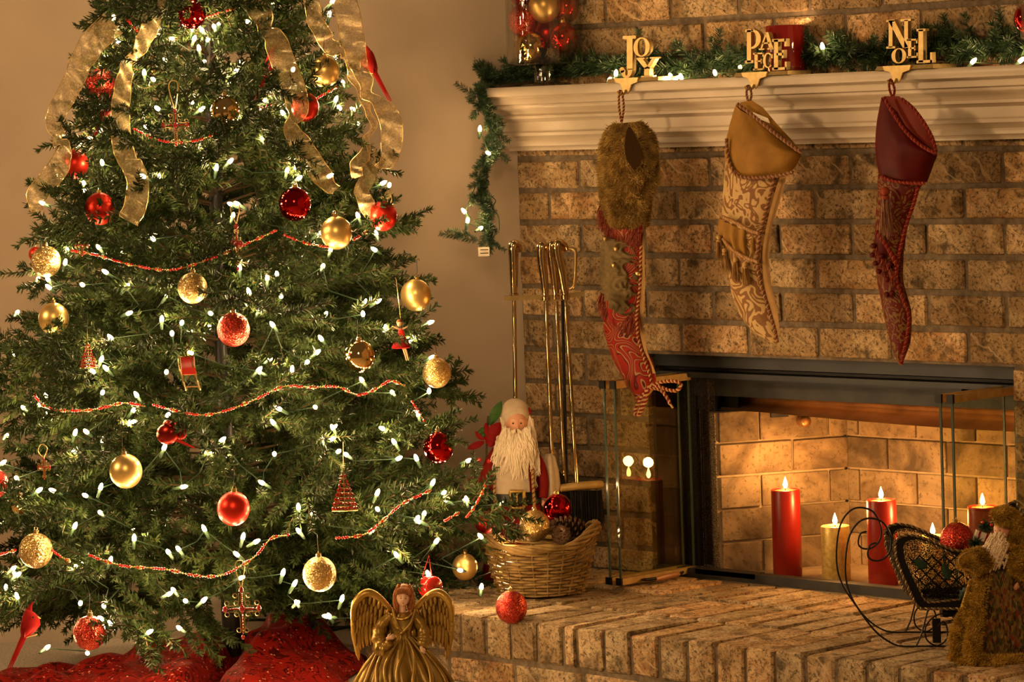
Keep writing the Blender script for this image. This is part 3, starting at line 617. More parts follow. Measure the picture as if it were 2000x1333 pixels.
# ------------------------------------------------------------------ organza ribbons
def ribbon(pts, label, d0=-.06, fold=.012):
    """pts: (u, v, half width px, twist) along the ribbon"""
    P_ = []; W_ = []
    for u, v, w_, tw in pts:
        d = min(surf(max(60, min(u, 780)), v, 1.0), 7.30) + d0; P_.append(at(u, v, d)); W_.append((w_ * d / CF, tw))
    root = thing('ribbon', label, 'ribbon', P_[0], 'gold organza ribbons on the tree'); k = 8; c = smoothp(P_, k); n = len(c)
    ww = np.interp(np.linspace(0, len(W_) - 1, n), range(len(W_)), [a[0] for a in W_]); tt = np.interp(np.linspace(0, len(W_) - 1, n), range(len(W_)), [a[1] for a in W_]); rows = []; ph = random.random() * 6
    for i in range(n):
        t_ = c[min(i + 1, n - 1)] - c[max(i - 1, 0)]; t_ /= np.linalg.norm(t_); s_ = np.cross(t_, TW); s_ /= np.linalg.norm(s_); nn = np.cross(s_, t_); a = tt[i]
        s2 = s_ * math.cos(a) + nn * math.sin(a); n2 = -s_ * math.sin(a) + nn * math.cos(a); w_ = fold * math.sin(i * .55 + ph)
        rows.append([c[i] + s2 * ww[i] * x + n2 * (w_ * .6 + .004 * math.sin(i * .9 + x * 2.5)) for x in np.linspace(-1, 1, 7)])
    MB().grid(rows).build('organza_band', M['organza'], root, fix=False)
    MB().tube([q[0] for q in rows], .0009, 4).build('wired_edge', M['gold_thread'], root); MB().tube([q[-1] for q in rows], .0009, 4).build('wired_edge', M['gold_thread'], root)
ribbon([(222, 45, 26, 0), (180, 85, 25, .2), (158, 125, 22, .4), (140, 165, 20, .1), (116, 210, 19, 0), (106, 240, 17, .3), (112, 268, 14, .8), (124, 285, 14, .9), (118, 320, 20, .2), (95, 352, 21, 0), (70, 385, 20, .3), (76, 412, 9, .6)], 'long sheer gold ribbon hanging free down the left side of the tree', -.20)
ribbon([(306, -10, 19, 0), (296, 35, 18, .2), (282, 80, 16, .4), (258, 112, 12, .9), (245, 140, 14, .4), (238, 185, 17, 0), (235, 230, 18, .1), (238, 280, 19, .2), (250, 312, 20, .5), (268, 350, 21, .1), (265, 400, 22, 0), (250, 432, 20, .3)], 'sheer gold ribbon down the left front of the tree beside the jewelled cross')
ribbon([(490, -10, 20, 0), (508, 25, 22, .1), (522, 55, 16, .7), (540, 85, 23, .2), (556, 130, 23, 0), (575, 175, 22, .1), (580, 215, 22, .1), (566, 238, 14, .9), (580, 270, 20, .3), (605, 310, 21, 0), (630, 345, 20, .1), (655, 372, 10, .5)], 'longest sheer gold ribbon down the middle right of the tree')
ribbon([(606, -10, 14, 0), (615, 35, 15, .2), (632, 70, 17, .2), (652, 95, 16, .5), (675, 103, 12, .8), (690, 130, 14, .3), (700, 170, 12, .6), (722, 215, 10, .9), (722, 265, 9, 1.0), (712, 300, 12, .6), (696, 325, 12, .2), (698, 345, 11, 0)], 'narrow sheer gold ribbon left of the two ribbons at the upper right')
ribbon([(668, -10, 23, 0), (680, 30, 24, 0), (688, 75, 23, .1), (698, 115, 20, .3), (712, 160, 16, .6), (728, 195, 14, .8), (758, 222, 22, .3), (766, 265, 21, 0), (760, 305, 19, .3), (742, 332, 10, .9)], 'wide sheer gold ribbon looping out at the upper right of the tree')
ribbon([(735, 300, 12, .5), (722, 335, 16, .3), (708, 372, 14, .4), (716, 400, 16, .2), (735, 420, 15, .5), (760, 405, 10, .9), (763, 372, 7, 1.0)], 'short curled sheer gold ribbon above the satin red ball at the right edge', -.02)
# ------------------------------------------------------------------ jewelled and figural ornaments
def fr2(u, v, d):
    s = d / CF
    o = at(u, v, d)
    return lambda x, y, w=0: o + RT * x * s - UP * y * s + TW * w * s
def jewel_cross(u, v, h, label, top, tail=1.0, rot=0):
    d = min(surf(u, v, 1.03), 7.22) - .03; s = d / CF; p = fr2(u, v, d); root = thing('jewelled_cross', label, 'ornament', at(u, v, d), 'jewelled cross ornaments'); k = h / 100; q = k
    def P(x, y, w=0): a = rot; return p((x * math.cos(a)) * k, y * k, w + x * math.sin(a) * k)
    fr_ = MB()
    fr_.tube([P(0, -42), P(0, 42 * tail)], 1.5 * s, 5); fr_.tube([P(-30, -8), P(30, -8)], 1.5 * s, 5)
    for sx in (-1, 1):
        for (cx, cy) in ((14 * sx, -36), (32 * sx, -20), (32 * sx, 4), (12 * sx, -20), (12 * sx, 4), (8 * sx, 38)):
            fr_.tube([P(cx + 5 * math.cos(a), cy + 5 * math.sin(a)) for a in np.linspace(0, 2 * PI, 11)[:-1]], .9 * s, 4, closed=True)
        fr_.tube(smoothp([P(6 * sx, -40), P(7 * sx, -22), P(14 * sx, -15), P(30 * sx, -14)], 4), .9 * s, 4); fr_.tube(smoothp([P(5 * sx, 40 * tail), P(5 * sx, 12), P(12 * sx, 0), P(30 * sx, -2)], 4), .9 * s, 4)
    fr_.build('gilt_frame', M['brass'], root)
    g = MB(); 
    for x, y, rr in [(0, -48, 7), (-36, -8, 7), (36, -8, 7), (0, -8, 8), (0, 48 * tail, 5)]: g.ball(P(x, y, 2 * k), rr * k * s, 10, sq=(.8, .8, 1.1))
    g.build('large_jewel', M['ruby'], root)
    b = MB()
    for i in range(7):
        for x, y in ((0, -38 + i * 4), (0, 2 + i * 6 * tail), (-26 + i * 2.9, -8), (26 - i * 2.9, -8)): b.ball(P(x, y, 1.5), 2.4 * k * s, 6)
    b.build('small_jewels', M['ruby'], root, kind='stuff')
    lp = MB().tube(smoothp([P(-1, -54), p(-10, top - v + 14), p(-4, top - v), p(8, top - v + 8), P(1, -54)], 6), 1.2 * s, 4); lp.build('ribbon_loop', M['gold_thread'], root)
jewel_cross(343, 250, 68, 'large red jewelled cross hanging near the top left of the tree', 158)
jewel_cross(463, 482, 82, 'red jewelled cross seen edge-on, below the end of the left inner ribbon', 395, 1.1, 1.2)
jewel_cross(473, 1197, 92, 'red jewelled cross hanging in front of the tree trunk', 1095, 1.1)
jewel_cross(160, 482, 36, 'small red jewelled drop at the left end of the second bead garland', 458)
jewel_cross(300, 128, 30, 'small red jewelled drop right of the left inner ribbon top', 108)
jewel_cross(86, 916, 40, 'small red jewelled cross tilted in the needles at the left edge', 868, 1, .5)
def bird(u, v, k, label, face=1, d=None):
    d = d or surf(u, v, 1.04); s = d / CF * k; p0 = fr2(u, v, d); p = lambda x, y, w=0: p0(x * face * k, y * k, w * k); root = thing('cardinal_bird', label, 'ornament', at(u, v, d), 'red bird ornaments')
    b = MB()
    prof = [(-2, -22, 3), (1, -15, 10), (3, -6, 15), (2, 5, 17), (-2, 14, 14), (-7, 22, 8), (-10, 27, 4)]
    b.grid([[p(x + rr * math.cos(a), y, rr * .9 * math.sin(a)) for a in np.linspace(0, 2 * PI, 15)[:-1]] for x, y, rr in prof], closed_v=True, caps=True); b.build('body', M['felt_red'], root)
    c = MB(); c.grid([[p(x + rr * math.cos(a), y, rr * .5 * math.sin(a)) for a in np.linspace(0, 2 * PI, 9)[:-1]] for x, y, rr in ((0, -18, 6), (3, -27, 3.5), (9, -36, .6))], closed_v=True, caps=True).build('crest', M['felt_red'], root)
    t_ = MB()
    for q in range(3):
        t_.grid([[p(-8 - i * 4 + (q - 1) * 2 - wv, 20 + i * 8 + (q - 1) * 2, q - 1 + .0) if wv is not None else 0 for wv in (-3 + i * .28, 3 - i * .28)] for i in range(9)])
    t_.build('tail_feathers', M['felt_red'], root, fix=False)
    MB().grid([[p(-4 + x * w_ - k * .15, -6 + k, 13 * math.cos(x * .9) - abs(k - 12) * .12) for x in (-1, -.5, 0, .5, 1)] for k, w_ in ((0, 3), (6, 7), (14, 7.5), (22, 5), (30, 1.5))]).build('wing', M['felt_wing'], root, fix=False)
    e = MB().grid([[p(12 + i * 4, -8 + i * 1.0 + (4 - i * 1.6) * math.cos(a), (4 - i * 1.6) * math.sin(a)) for a in np.linspace(0, 2 * PI, 8)[:-1]] for i in range(3)], closed_v=True, caps=True); e.build('beak', M['gold_thread'], root)
    MB().ball(p(9, -10, 13), 1.7 * s, 8).build('eye', M['black'], root)
    MB().tube([p(-6, 25, 4), p(6, 22, 6), p(14, 20, 8)], 1.3 * s, 4).build('feet', M['gold_thread'], root)
m = mat('red_flocked_felt', (.24, .005, .004), .7, sheen=.03); M['felt_red'] = m; M['felt_wing'] = mat('dark_red_wing', (.13, .004, .004), .7); m = mat('red_glitter_felt', (.6, .02, .012), .4, .4); M['felt_glit'] = m
bird(57, 1216, 1.15, 'red cardinal with a long feather tail on the lowest left branch')
bird(722, 120, .95, 'red cardinal perched at the upper right beside the wide ribbon', -1)
bird(531, 122, .95, 'red cardinal half behind the longest ribbon', 1)
bird(208, 208, .85, 'red cardinal below the upper left red glittered ball', 1)
def apples(u, v, label):
    d = min(surf(u, v, 1.03), 7.22) - .03; s = d / CF; p = fr2(u, v, d); root = thing('glittered_bird', label, 'ornament', at(u, v, d))
    b = MB().ball(p(-6, 3), 22 * s, 18, sq=(1, 1, .95)); b.ball(p(-2, -14), 13 * s, 14); b.build('body', M['red_glitter'], root); MB().ball(p(20, 2), 15 * s, 14, sq=(1, .6, .9)).build('wing', M['red_glitter'], root)
    MB().grid([[p(10 + i * 6, 14 + i * 3 + w_, 3) for w_ in (-4 + i * .4, 4 - i * .4)] for i in range(7)]).build('tail', M['felt_glit'], root, fix=False)
apples(333, 845, 'round red glittered bird ornament below the third bead garland')
def sleigh_orn(u, v):
    d = min(surf(u, v, 1.03), 7.22) - .03; s = d / CF; p = fr2(u, v, d); root = thing('toy_sleigh', 'little red and gold sleigh ornament hanging left of centre', 'ornament', at(u, v, d))
    b = MB(); b.grid([[p(-17, -26, 0), p(10, -26, 0)], [p(-17, -8, 2), p(10, -8, 2)], [p(-14, 6, 8), p(13, 6, 8)], [p(-13, 6, 16), p(14, 6, 16)], [p(-13, -6, 18), p(14, -6, 18)]]); b.build('seat', M['bead_red'], root, fix=False)
    g = MB()
    for x in (-17, 10):
        g.tube(smoothp([p(x - 2, -30, 0), p(x - 5, -20, 0), p(x, 5, 4), p(x + 8, 34, 10), p(x + 12, 36, 22), p(x + 8, 20, 26)], 5), 1.3 * s, 5); g.tube([p(x, -26, 0), p(x + 3, 10, 12)], 1 * s, 4); g.tube([p(x + 3, 8, 12), p(x + 9, 34, 14)], 1 * s, 4); g.tube([p(x + 3, 0, 2), p(x + 5, 28, 5)], 1 * s, 4)
    for y in (-28, 8, 32): g.tube([p(-17 + (y + 28) * .15, y, 4), p(11 + (y + 28) * .15, y, 4)], 1 * s, 4)
    g.build('gold_runners', M['brass'], root); MB().tube([p(-6, -26), p(0, -62), p(4, -26)], .8 * s, 4).build('hanging_thread', M['felt_red'], root)
sleigh_orn(370, 724)
def tree_orn(u, v, h, label):
    d = min(surf(u, v, 1.03), 7.22) - .03; s = d / CF; k = h / 80; p0 = fr2(u, v, d); p = lambda x, y, w=0: p0(x * k, y * k, w * k); root = thing('beaded_tree', label, 'ornament', at(u, v, d), 'beaded tree ornaments')
    a, b = MB(), MB()
    for i in range(8):
        y = -26 + i * 8.5; w_ = 3 + i * 2.8
        for j in range(max(2, int(w_ / 2.2))): a.ball(p(-w_ + 2 * w_ * j / max(1, int(w_ / 2.2) - 1), y + r.uniform(-1, 1), 3 * math.cos(j)), 2.9 * k * s, 7)
        b.tube([p(-w_ - 2, y + 4, 0), p(0, y + 5, 4), p(w_ + 2, y + 4, 0)], 1.1 * k * s, 4)
    b.tube([p(0, -42), p(0, 38)], 1.3 * k * s, 4); b.tube([p(-22, 38), p(0, -38), p(22, 38)], 1.0 * k * s, 4); b.tube([p(-24, 38), p(24, 38)], 1.6 * k * s, 4)
    a.build('red_beads', M['ruby'], root, kind='stuff'); b.build('gold_wirework', M['brass'], root); MB().tube([p(0, -42), p(2, -90)], .6 * s, 3).build('hanging_thread', M['gold_thread'], root)
tree_orn(672, 958, 84, 'red beaded tree ornament at the lower right of the tree'); tree_orn(172, 692, 56, 'red beaded tree ornament in the upper left of the tree')
def doll(u, v):
    d = surf(u, v, 1.02); s = d / CF; p = fr2(u, v, d); root = thing('dancer_figure', 'small red and gold dancing angel ornament at the right edge', 'ornament', at(u, v, d))
    L = lambda R_, nm, m_: MB().grid([[p(x + a_ * math.cos(t_), y, a_ * .7 * math.sin(t_)) for t_ in np.linspace(0, 2 * PI, 13)[:-1]] for x, y, a_ in R_], closed_v=True, caps=True).build(nm, m_, root)
    L([(-1, -14, 4), (0, -6, 7), (1, 2, 5)], 'bodice', M['bead_red']); L([(1, 2, 5), (0, 12, 14), (-2, 24, 19), (-2, 26, 15)], 'skirt', M['felt_red']); MB().ball(p(-2, -22), 6 * s, 12).build('head', M['skin'], root); MB().ball(p(-3, -25, -2), 6.6 * s, 10).build('hair', M['hairbrown'], root)
    for sx in (-1, 1): MB().tube([p(0, -11), p(8 * sx, -14, 2), p(18 * sx, -18, 3)], [2.4 * s, 2 * s, 1.4 * s], 6).build('arm', M['skin'], root)
    for x in (2, 6): MB().tube([p(x, 24), p(x + 3, 36), p(x + 6, 50)], [2.4 * s, 1.8 * s, 1.2 * s], 6).build('leg', M['skin'], root)
    MB().tube([p(0, -28), p(-6, -110)], .6 * s, 3).build('hanging_thread', M['gold_thread'], root)
M['skin'] = mat('doll_skin', (.62, .34, .20), .5, sss=.1); M['hairbrown'] = mat('doll_hair', (.16, .06, .02), .6)
doll(784, 655)
def bell(u, v):
    d = surf(u, v, 1.0) + .05; s = d / CF; p = fr2(u, v, d); root = thing('red_drum_ornament', 'round red ornament with a pale disc face above the angel', 'ornament', at(u, v, d))
    ax = (RT * .8 + TW * -.6, UP, RT * -.6 + TW * -.8); MB().lathe(p(0, 0), [(20 * s, 0), (22 * s, -4 * s), (22 * s, -26 * s), (18 * s, -30 * s)], 24, ax=ax, caps=True).build('drum', M['bead_red'], root)
    MB().lathe(p(0, 0, 0) + np.array(ax[2]) * .001, [(17 * s, 0), (17 * s, 2 * s), (14 * s, 3 * s)], 24, ax=ax, caps=True).build('disc_face', M['beard'], root); MB().tube([p(-6, -20), p(8, -60), p(12, -20)], 1.4 * s, 4).build('hanging_ribbon', M['felt_red'], root)
M['beard'] = noisy('white_wool', (.66, .57, .44), (.74, .65, .52), 80, .85)
bell(832, 1146)
# ================================================================== FLOOR: CLOTH, ANGEL, CABLES
def velvet_pat(name, base, line, glint, sc=26):
    m = mat(name, base, .55, sheen=.12); t = NT(m); v = t.co(); n_ = t.noise(v, sc, 2, .5, 2.2); w_ = t.math('ABSOLUTE', t.math('SUBTRACT', t.math('FRACT', t.math('MULTIPLY', n_, 6.0)), .5))
    c = t.mix(t.ramp(w_, [(.10, (.95,) * 3), (.16, (0, 0, 0))]), base, line); g = t.vor(v, 260, out='Color'); c = t.mix(t.ramp(g, [(.86, (0, 0, 0)), (.93, (1, 1, 1))]), c, glint); t.set('Base Color', c); t.bump(n_, .3, .002); return m
M['skirt'] = velvet_pat('embroidered_red_velvet', (.25, .009, .005), (.045, .003, .002), (1, .35, .22), 13)
prof_px = [(-20, 1335), (60, 1322), (110, 1312), (150, 1318), (180, 1300), (240, 1284), (300, 1262), (330, 1268), (375, 1240), (400, 1226), (416, 1246), (440, 1300), (462, 1302), (476, 1250), (500, 1232), (514, 1206), (560, 1214), (600, 1232), (640, 1262), (690, 1296), (705, 1320)]
cl = thing('tree_skirt', 'crumpled red velvet cloth with embroidered swirls heaped around the tree trunk', 'tree skirt', (TX, TY, ZF))
rows = []
for i in range(97):
    u = -20 + 725 * i / 96; a = (u - 455) / 884; fv = 1318 + (455 - u) * .012; pk = max(.004, (fv + 4 - np.interp(u, [p[0] for p in prof_px], [p[1] for p in prof_px])) / 884); row = []
    for j in range(41):
        b = -.10 + .56 * j / 40; e = 1 if 0 < i < 96 else 0
        f_ = max(0, 1 - ((b - .04) / .42)) ** .8 if b > .04 else max(0, 1 + (b - .04) / .14)
        fold = .010 * math.sin(a * 38 + b * 16 + 2 * math.sin(b * 9)) + .007 * math.sin(a * 17 - b * 31) + .004 * math.sin(a * 70 + b * 40)
        zz = pk * f_ + fold * min(1, f_ * 1.6 + .15) * e
        q = np.array([TX, TY, 0]) + RT * (a + .02 * math.sin(b * 14 + a * 5)) + TW * b
        row.append(np.array([q[0], q[1], ZF + .004 + max(0, zz)]))
    rows.append(row)
MB().grid(rows).build('velvet_cloth', M['skirt'], cl, smooth='all', fix=False)
# -- angel
M['satin'] = mat('gold_satin', (.44, .28, .055), .33, .35); t = NT(M['satin']); v = t.co(); t.set('Base Color', t.ramp(t.noise(v, 24, 3), [(.3, (.20, .11, .018)), (.7, (.36, .22, .04))])); t.bump(t.noise(v, 500, 2), .15, .001)
M['lace'] = glitter('gold_lace', (.58, .38, .10), (1, .85, .45))
M['gilt'] = noisy('gilded_resin', (.36, .21, .04), (.52, .33, .08), 40, .34, metal=.7, bump=.5, bsc=90, bdist=.003)
M['porcelain'] = mat('porcelain_skin', (.80, .50, .34), .35, sss=.1); M['auburn'] = noisy('auburn_curls', (.26, .09, .03), (.40, .16, .05), 90, .5, bump=.8, bsc=120, bdist=.003)
M['lip'] = mat('painted_lips', (.5, .10, .07), .4); M['eye'] = mat('painted_eye', (.03, .02, .015), .2)
def head(root, p, s, cu, cv, rx, ry, w0, turn=0.0, tilt=0.0, skin=None, nose=1.0, old=False):
    """a face: skull with brow, sockets, nose, cheeks, mouth and chin; p(u,v,w) figure frame in px"""
    skin = skin or M['porcelain']; rows = []; n, m_ = 26, 36
    for i in range(n):
        th = PI * (i + .5) / n; row = []
        for j in range(m_):
            ph = 2 * PI * j / m_; x, y, z = math.sin(th) * math.cos(ph), -math.cos(th), math.sin(th) * math.sin(ph)
            jaw = 1 - .22 * max(0, y) ** 1.5; X, Y, Z = x * jaw, y, z
            if z > 0:
                g = lambda cx, cy, sx, sy: math.exp(-((x - cx) / sx) ** 2 - ((y - cy) / sy) ** 2)
                Z += nose * (.26 * g(0, .16, .10, .13) + .12 * g(0, -.02, .08, .18)) - .13 * (g(-.34, -.04, .17, .11) + g(.34, -.04, .17, .11)) + .06 * (g(-.34, -.22, .24, .08) + g(.34, -.22, .24, .08)) + .07 * (g(-.42, .25, .2, .2) + g(.42, .25, .2, .2)) + .05 * g(0, .50, .20, .07) - .03 * g(0, .44, .2, .03) + .09 * g(0, .82, .2, .14)
            c_, s_ = math.cos(turn), math.sin(turn); X2 = X * c_ + Z * s_; Z2 = -X * s_ + Z * c_; a = tilt
            row.append(p(cu + rx * (X2 * math.cos(a) - Y * math.sin(a)), cv + ry * (Y * math.cos(a) + X2 * math.sin(a)), w0 + rx * Z2))
        rows.append(row)
    MB().grid(rows, closed_v=True, caps=True).build('head', skin, root, smooth='all'); hd_ = None
    def fp(x, y, z):
        c_, s_ = math.cos(turn), math.sin(turn); X2 = x * c_ + z * s_; Z2 = -x * s_ + z * c_; a = tilt
        return p(cu + rx * (X2 * math.cos(a) - y * math.sin(a)), cv + ry * (y * math.cos(a) + X2 * math.sin(a)), w0 + rx * Z2)
    for sx in (-1, 1):
        MB().ball(fp(.34 * sx, -.03, .80), .115 * rx * s, 10, sq=(1, 1, .8)).build('eye', M['eye'], root)
        MB().tube([fp(.50 * sx, -.22, .84), fp(.34 * sx, -.28, .93), fp(.18 * sx, -.22, .96)], .03 * rx * s, 5).build('eyebrow', M['beard'] if old else M['auburn'], root)
        MB().ball(fp(.98 * sx, .05, 0), .15 * rx * s, 8, sq=(.6, 1, 1.3)).build('ear', skin, root)
    MB().tube([fp(-.18, .47, .93), fp(0, .49, 1.0), fp(.18, .47, .93)], [.02 * rx * s, .055 * rx * s, .02 * rx * s], 6).build('mouth', M['lip'], root)
    return fp
def ring(p, u, v, rx, rz, n=28, fold=0, nf=9, ph=0, w0=0):
    return [p(u + (rx + fold * math.sin(nf * a + ph)) * math.cos(a), v, w0 + (rz + fold * math.sin(nf * a + ph)) * math.sin(a)) for a in np.linspace(0, 2 * PI, n + 1)[:-1]]
def hand(p, s, u, v, w, du, dv, root, m_, k=1.0):
    """palm, four curled fingers and a thumb, pointing along (du, dv)"""
    L_ = math.hypot(du, dv); du, dv = du / L_, dv / L_; nx, ny = -dv, du; b = MB(); q = lambda a, c, e=0: p(u + (du * a + nx * c) * k, v + (dv * a + ny * c) * k, w + e * k)
    b.grid([[q(a, c_ * math.cos(t_), e_ * math.sin(t_)) for t_ in np.linspace(0, 2 * PI, 11)[:-1]] for a, c_, e_ in ((-3, 2.2, 1.8), (1, 3.2, 2), (5, 3.8, 1.8), (7, 3.4, 1.5))], closed_v=True, caps=True)
    for i, ln in enumerate((5.2, 6.2, 5.8, 4.6)):
        c_ = -2.7 + 1.8 * i; b.tube([q(5.5, c_), q(5.5 + ln * .5, c_ * 1.1, .5), q(5.5 + ln, c_ * 1.05, -1.2)], [.95 * k * s, .85 * k * s, .6 * k * s], 6)
    b.tube([q(1, -2.8), q(4, -5.0, .6), q(6.6, -5.2, .2)], [1.1 * k * s, .95 * k * s, .65 * k * s], 6); b.build('hand', m_, root)
def angel():
    base = oz(790, 1398, ZF); d = dep(base); s = d / CF; root = thing('angel_figure', 'golden winged angel doll in a satin gown standing at the corner of the hearth', 'angel figurine', base); o_ = 0
    p = lambda u, v, w=0: at(u, v, d) + TW * w * s
    rows = []
    prof = [(788, 1196, 12, 9, 0), (785, 1202, 24, 12, 0), (784, 1212, 28, 15, .5), (784, 1224, 24, 15, 1), (784, 1236, 19, 13, 1), (786, 1243, 18, 13, 2), (786, 1256, 34, 22, 4), (786, 1275, 52, 34, 6), (786, 1300, 72, 48, 8), (788, 1326, 88, 58, 9), (790, 1350, 96, 62, 9), (790, 1397, 104, 66, 9)]
    for i, (u, v, rx, rz, f_) in enumerate(prof): rows.append(ring(p, u, v, rx, rz, 90, f_ * .8, 11, i * .35))
    MB().grid(rows, closed_v=True, caps=True).build('gown', M['satin'], root, smooth='all')
    b = MB()
    for k in range(9):
        a = .25 + k * .33; pts_ = []
        for j, (u, v, rx, rz, f_) in enumerate(prof[5:]):
            aa = a + .12 * math.sin(j * 1.1 + k); pts_.append(p(u + (rx + 5) * math.cos(aa) * 1.0, v, (rz + 5) * math.sin(aa)))
        b.tube(smoothp(pts_, 4), [max(.5, x) * s for x in np.linspace(1.5, 7, len(smoothp(pts_, 4)))], 8)
    b.build('gown_folds', M['satin'], root, smooth='all')
    MB().grid([ring(p, 786, 1198, 14, 10, 24, w0=1), ring(p, 785, 1203, 24, 14, 24, w0=1.5), ring(p, 784, 1214, 27, 16.5, 24, w0=1.5), ring(p, 784, 1228, 22, 16, 24, w0=1.5)], closed_v=True).build('lace_bodice', M['lace'], root)
    MB().tube(smoothp([p(764, 1198, 10), p(774, 1206, 15), p(786, 1208, 17), p(798, 1204, 15), p(806, 1196, 10)], 4), 2.2 * s, 6).build('braided_collar', M['gilt'], root)
    for a_, b_ in (((768, 1190), (788, 1234)), ((812, 1190), (784, 1236))):
        MB().tube(smoothp([p(a_[0], a_[1], 8), p((a_[0] + b_[0]) / 2 + (4 if a_[0] > 790 else -2), (a_[1] + b_[1]) / 2 + 4, 19), p(b_[0], b_[1], 16)], 5), [3 * s] * 11, 8).build('shawl_edge', M['satin'], root)
    MB().lathe(p(786, 1196), [(8 * s, -8 * s), (7 * s, 0), (7.2 * s, 12 * s), (8 * s, 20 * s)], 14, caps=True).build('neck', M['porcelain'], root)
    fp = head(root, p, s, 787, 1168, 13.5, 18, 3, turn=.12, tilt=.1)
    hr_ = MB(); rr = random.Random(5); hr_.ball(p(789, 1160, -3), 17 * s, 20, ax=(RT, TW, UP), sq=(1, 1, 1.05))
    for k in range(46):
        a = rr.uniform(-.3, PI + .3); sd = 1 if math.cos(a) > 0 else -1
        x0, w_ = 789 + 15 * math.cos(a), 11 * math.sin(a) * -1 + 2; y0 = 1150 + rr.uniform(-2, 8)
        ln = rr.uniform(28, 46) if abs(math.cos(a)) > .55 else rr.uniform(10, 28)
        hr_.tube(smoothp([p(x0 - sd * 5, y0 - 6, w_), p(x0 + sd * 3, y0 + ln * .25, w_ + 2), p(x0 + sd * (1 + 3 * math.sin(k)), y0 + ln * .6, w_ + 3 * math.sin(k * 2)), p(x0 - sd * 2, y0 + ln, w_ + 2)], 4), [3.1 * s, 3.4 * s] + [3 * s] * 10 + [1.2 * s], 6)
    for k in range(9): hr_.tube(smoothp([p(789 + (k - 4) * 1.2, 1148, 8), p(789 + (k - 4) * 2.9, 1151, 14.5), p(788 + (k - 4) * 3.4, 1157 + abs(k - 4) * 1.2, 15)], 4), 1.7 * s, 6)
    hr_.build('hair', M['auburn'], root, smooth='all')
    # arms with wide sleeves
    for sd, pts_ in ((-1, [(764, 1202, 2, 9), (744, 1222, 6, 11), (740, 1246, 14, 14), (752, 1258, 22, 13), (764, 1250, 28, 8)]), (1, [(806, 1200, 2, 9), (824, 1224, 5, 11), (830, 1246, 12, 14), (824, 1262, 20, 11)])):
        q = smoothp([p(a, b, c) for a, b, c, _ in pts_], 6); rr_ = np.interp(np.linspace(0, 1, len(q)), np.linspace(0, 1, len(pts_)), [a[3] for a in pts_]); MB().tube(q, [x * s * (1 + .10 * math.sin(i * 1.7)) for i, x in enumerate(rr_)], 14).build('sleeve', M['satin'], root, smooth='all')
    MB().grid([ring(p, 748, 1252, 16, 14, 24, 2, 6, w0=18), ring(p, 744, 1268, 15, 14, 24, 3, 6, w0=20), ring(p, 748, 1284, 8, 8, 24, 2, 6, w0=20)], closed_v=True, caps=True).build('sleeve_cuff', M['lace'], root, smooth='all')
    hand(p, s, 759, 1243, 31, 12, -5, root, M['porcelain'], 1.25); hand(p, s, 824, 1262, 28, 3, 10, root, M['porcelain'], 1.15)
    # wings: every feather an own piece
    for sd in (-1, 1):
        wing = thing('wing', None, None, base); wing.parent = root; wing.location = (0, 0, 0); cxx = 786 + sd * 22; del_ = []
        sp_ = smoothp([(786 + sd * 14, 1205, 0), (786 + sd * 44, 1172, 0), (786 + sd * 70, 1160, 0), (786 + sd * 92, 1180, 0), (786 + sd * 97, 1215, 0)], 6)
        mb = MB(); mb.tube([p(a[0], a[1], -12 + 2 * i * .3) for i, a in enumerate(sp_)], [4 * s + 5 * s * math.sin(PI * i / (len(sp_) - 1)) for i in range(len(sp_))], 10); mb.build('wing_arch', M['gilt'], wing)
        for row_, (n_, ln, wd, off) in enumerate(((13, 78, 6.2, -16), (12, 50, 6, -12), (11, 30, 5.6, -8), (10, 17, 5, -4))):
            for k in range(n_):
                t_ = (k + .5) / n_; a = sp_[int(t_ * (len(sp_) - 1))]; ang = math.radians(90 - sd * (8 + 4 * row_) + sd * (t_ * 14)); L2 = ln * (.75 + .45 * math.sin(t_ * PI * .8)) * (1.25 - .25 * t_)
                f_ = MB(); rows_ = []
                for q_, (tt, ww) in enumerate(((0, .5), (.25, .9), (.6, 1), (.85, .75), (1, .15))):
                    c_ = (a[0] + math.cos(ang) * L2 * tt - sd * 3 * tt * tt, a[1] + math.sin(ang) * L2 * tt)
                    rows_.append([p(c_[0] + x * wd * ww * math.sin(ang), c_[1] - x * wd * ww * math.cos(ang) * .5, off + 2.6 * (1 - x * x) + tt * 2) for x in (-1, -.4, 0, .4, 1)] + [p(c_[0], c_[1], off - 1)])
                f_.grid(rows_, closed_v=True, caps=True); f_.build('feather', M['gilt'], wing, smooth='all')
angel()
# -- cables and plug by the skirting
M['rubber'] = mat('black_cable', (.012, .012, .012), .45); M['beige'] = mat('beige_cable', (.45, .36, .24), .5)
def cable(pts, rad, m_, label, ds=None):
    q = smoothp([oz(u, v, ZF + .006) if ds is None else at(u, v, ds) for u, v in pts], 6); root = props(MB().tube([a for a in q], rad, 7).build('cable', m_, None), label, 'cable'); return root
cable([(476, 1062), (510, 1110), (518, 1150), (545, 1180), (575, 1202), (610, 1206), (640, 1192)], .0032, M['rubber'], 'black cable sagging from the tree down to the black plug', 7.72)
cable([(470, 1213), (520, 1212), (600, 1222), (650, 1226), (700, 1226)], .0035, M['rubber'], 'straight black cable lying along the cream skirting board', 7.80)
cable([(520, 1205), (512, 1190), (530, 1182), (548, 1179), (566, 1177)], .0030, M['rubber'], 'black cable bent up to the wall plug behind the trunk', 7.78)
cable([(620, 1240), (665, 1228), (700, 1224), (730, 1226)], .004, M['rubber'], 'looped black cable beside the angel on the skirting board', 7.70)
cable([(600, 1240), (640, 1252), (680, 1262), (720, 1262)], .0045, M['beige'], 'beige cable lying on the pale carpet beside the angel', 7.6)
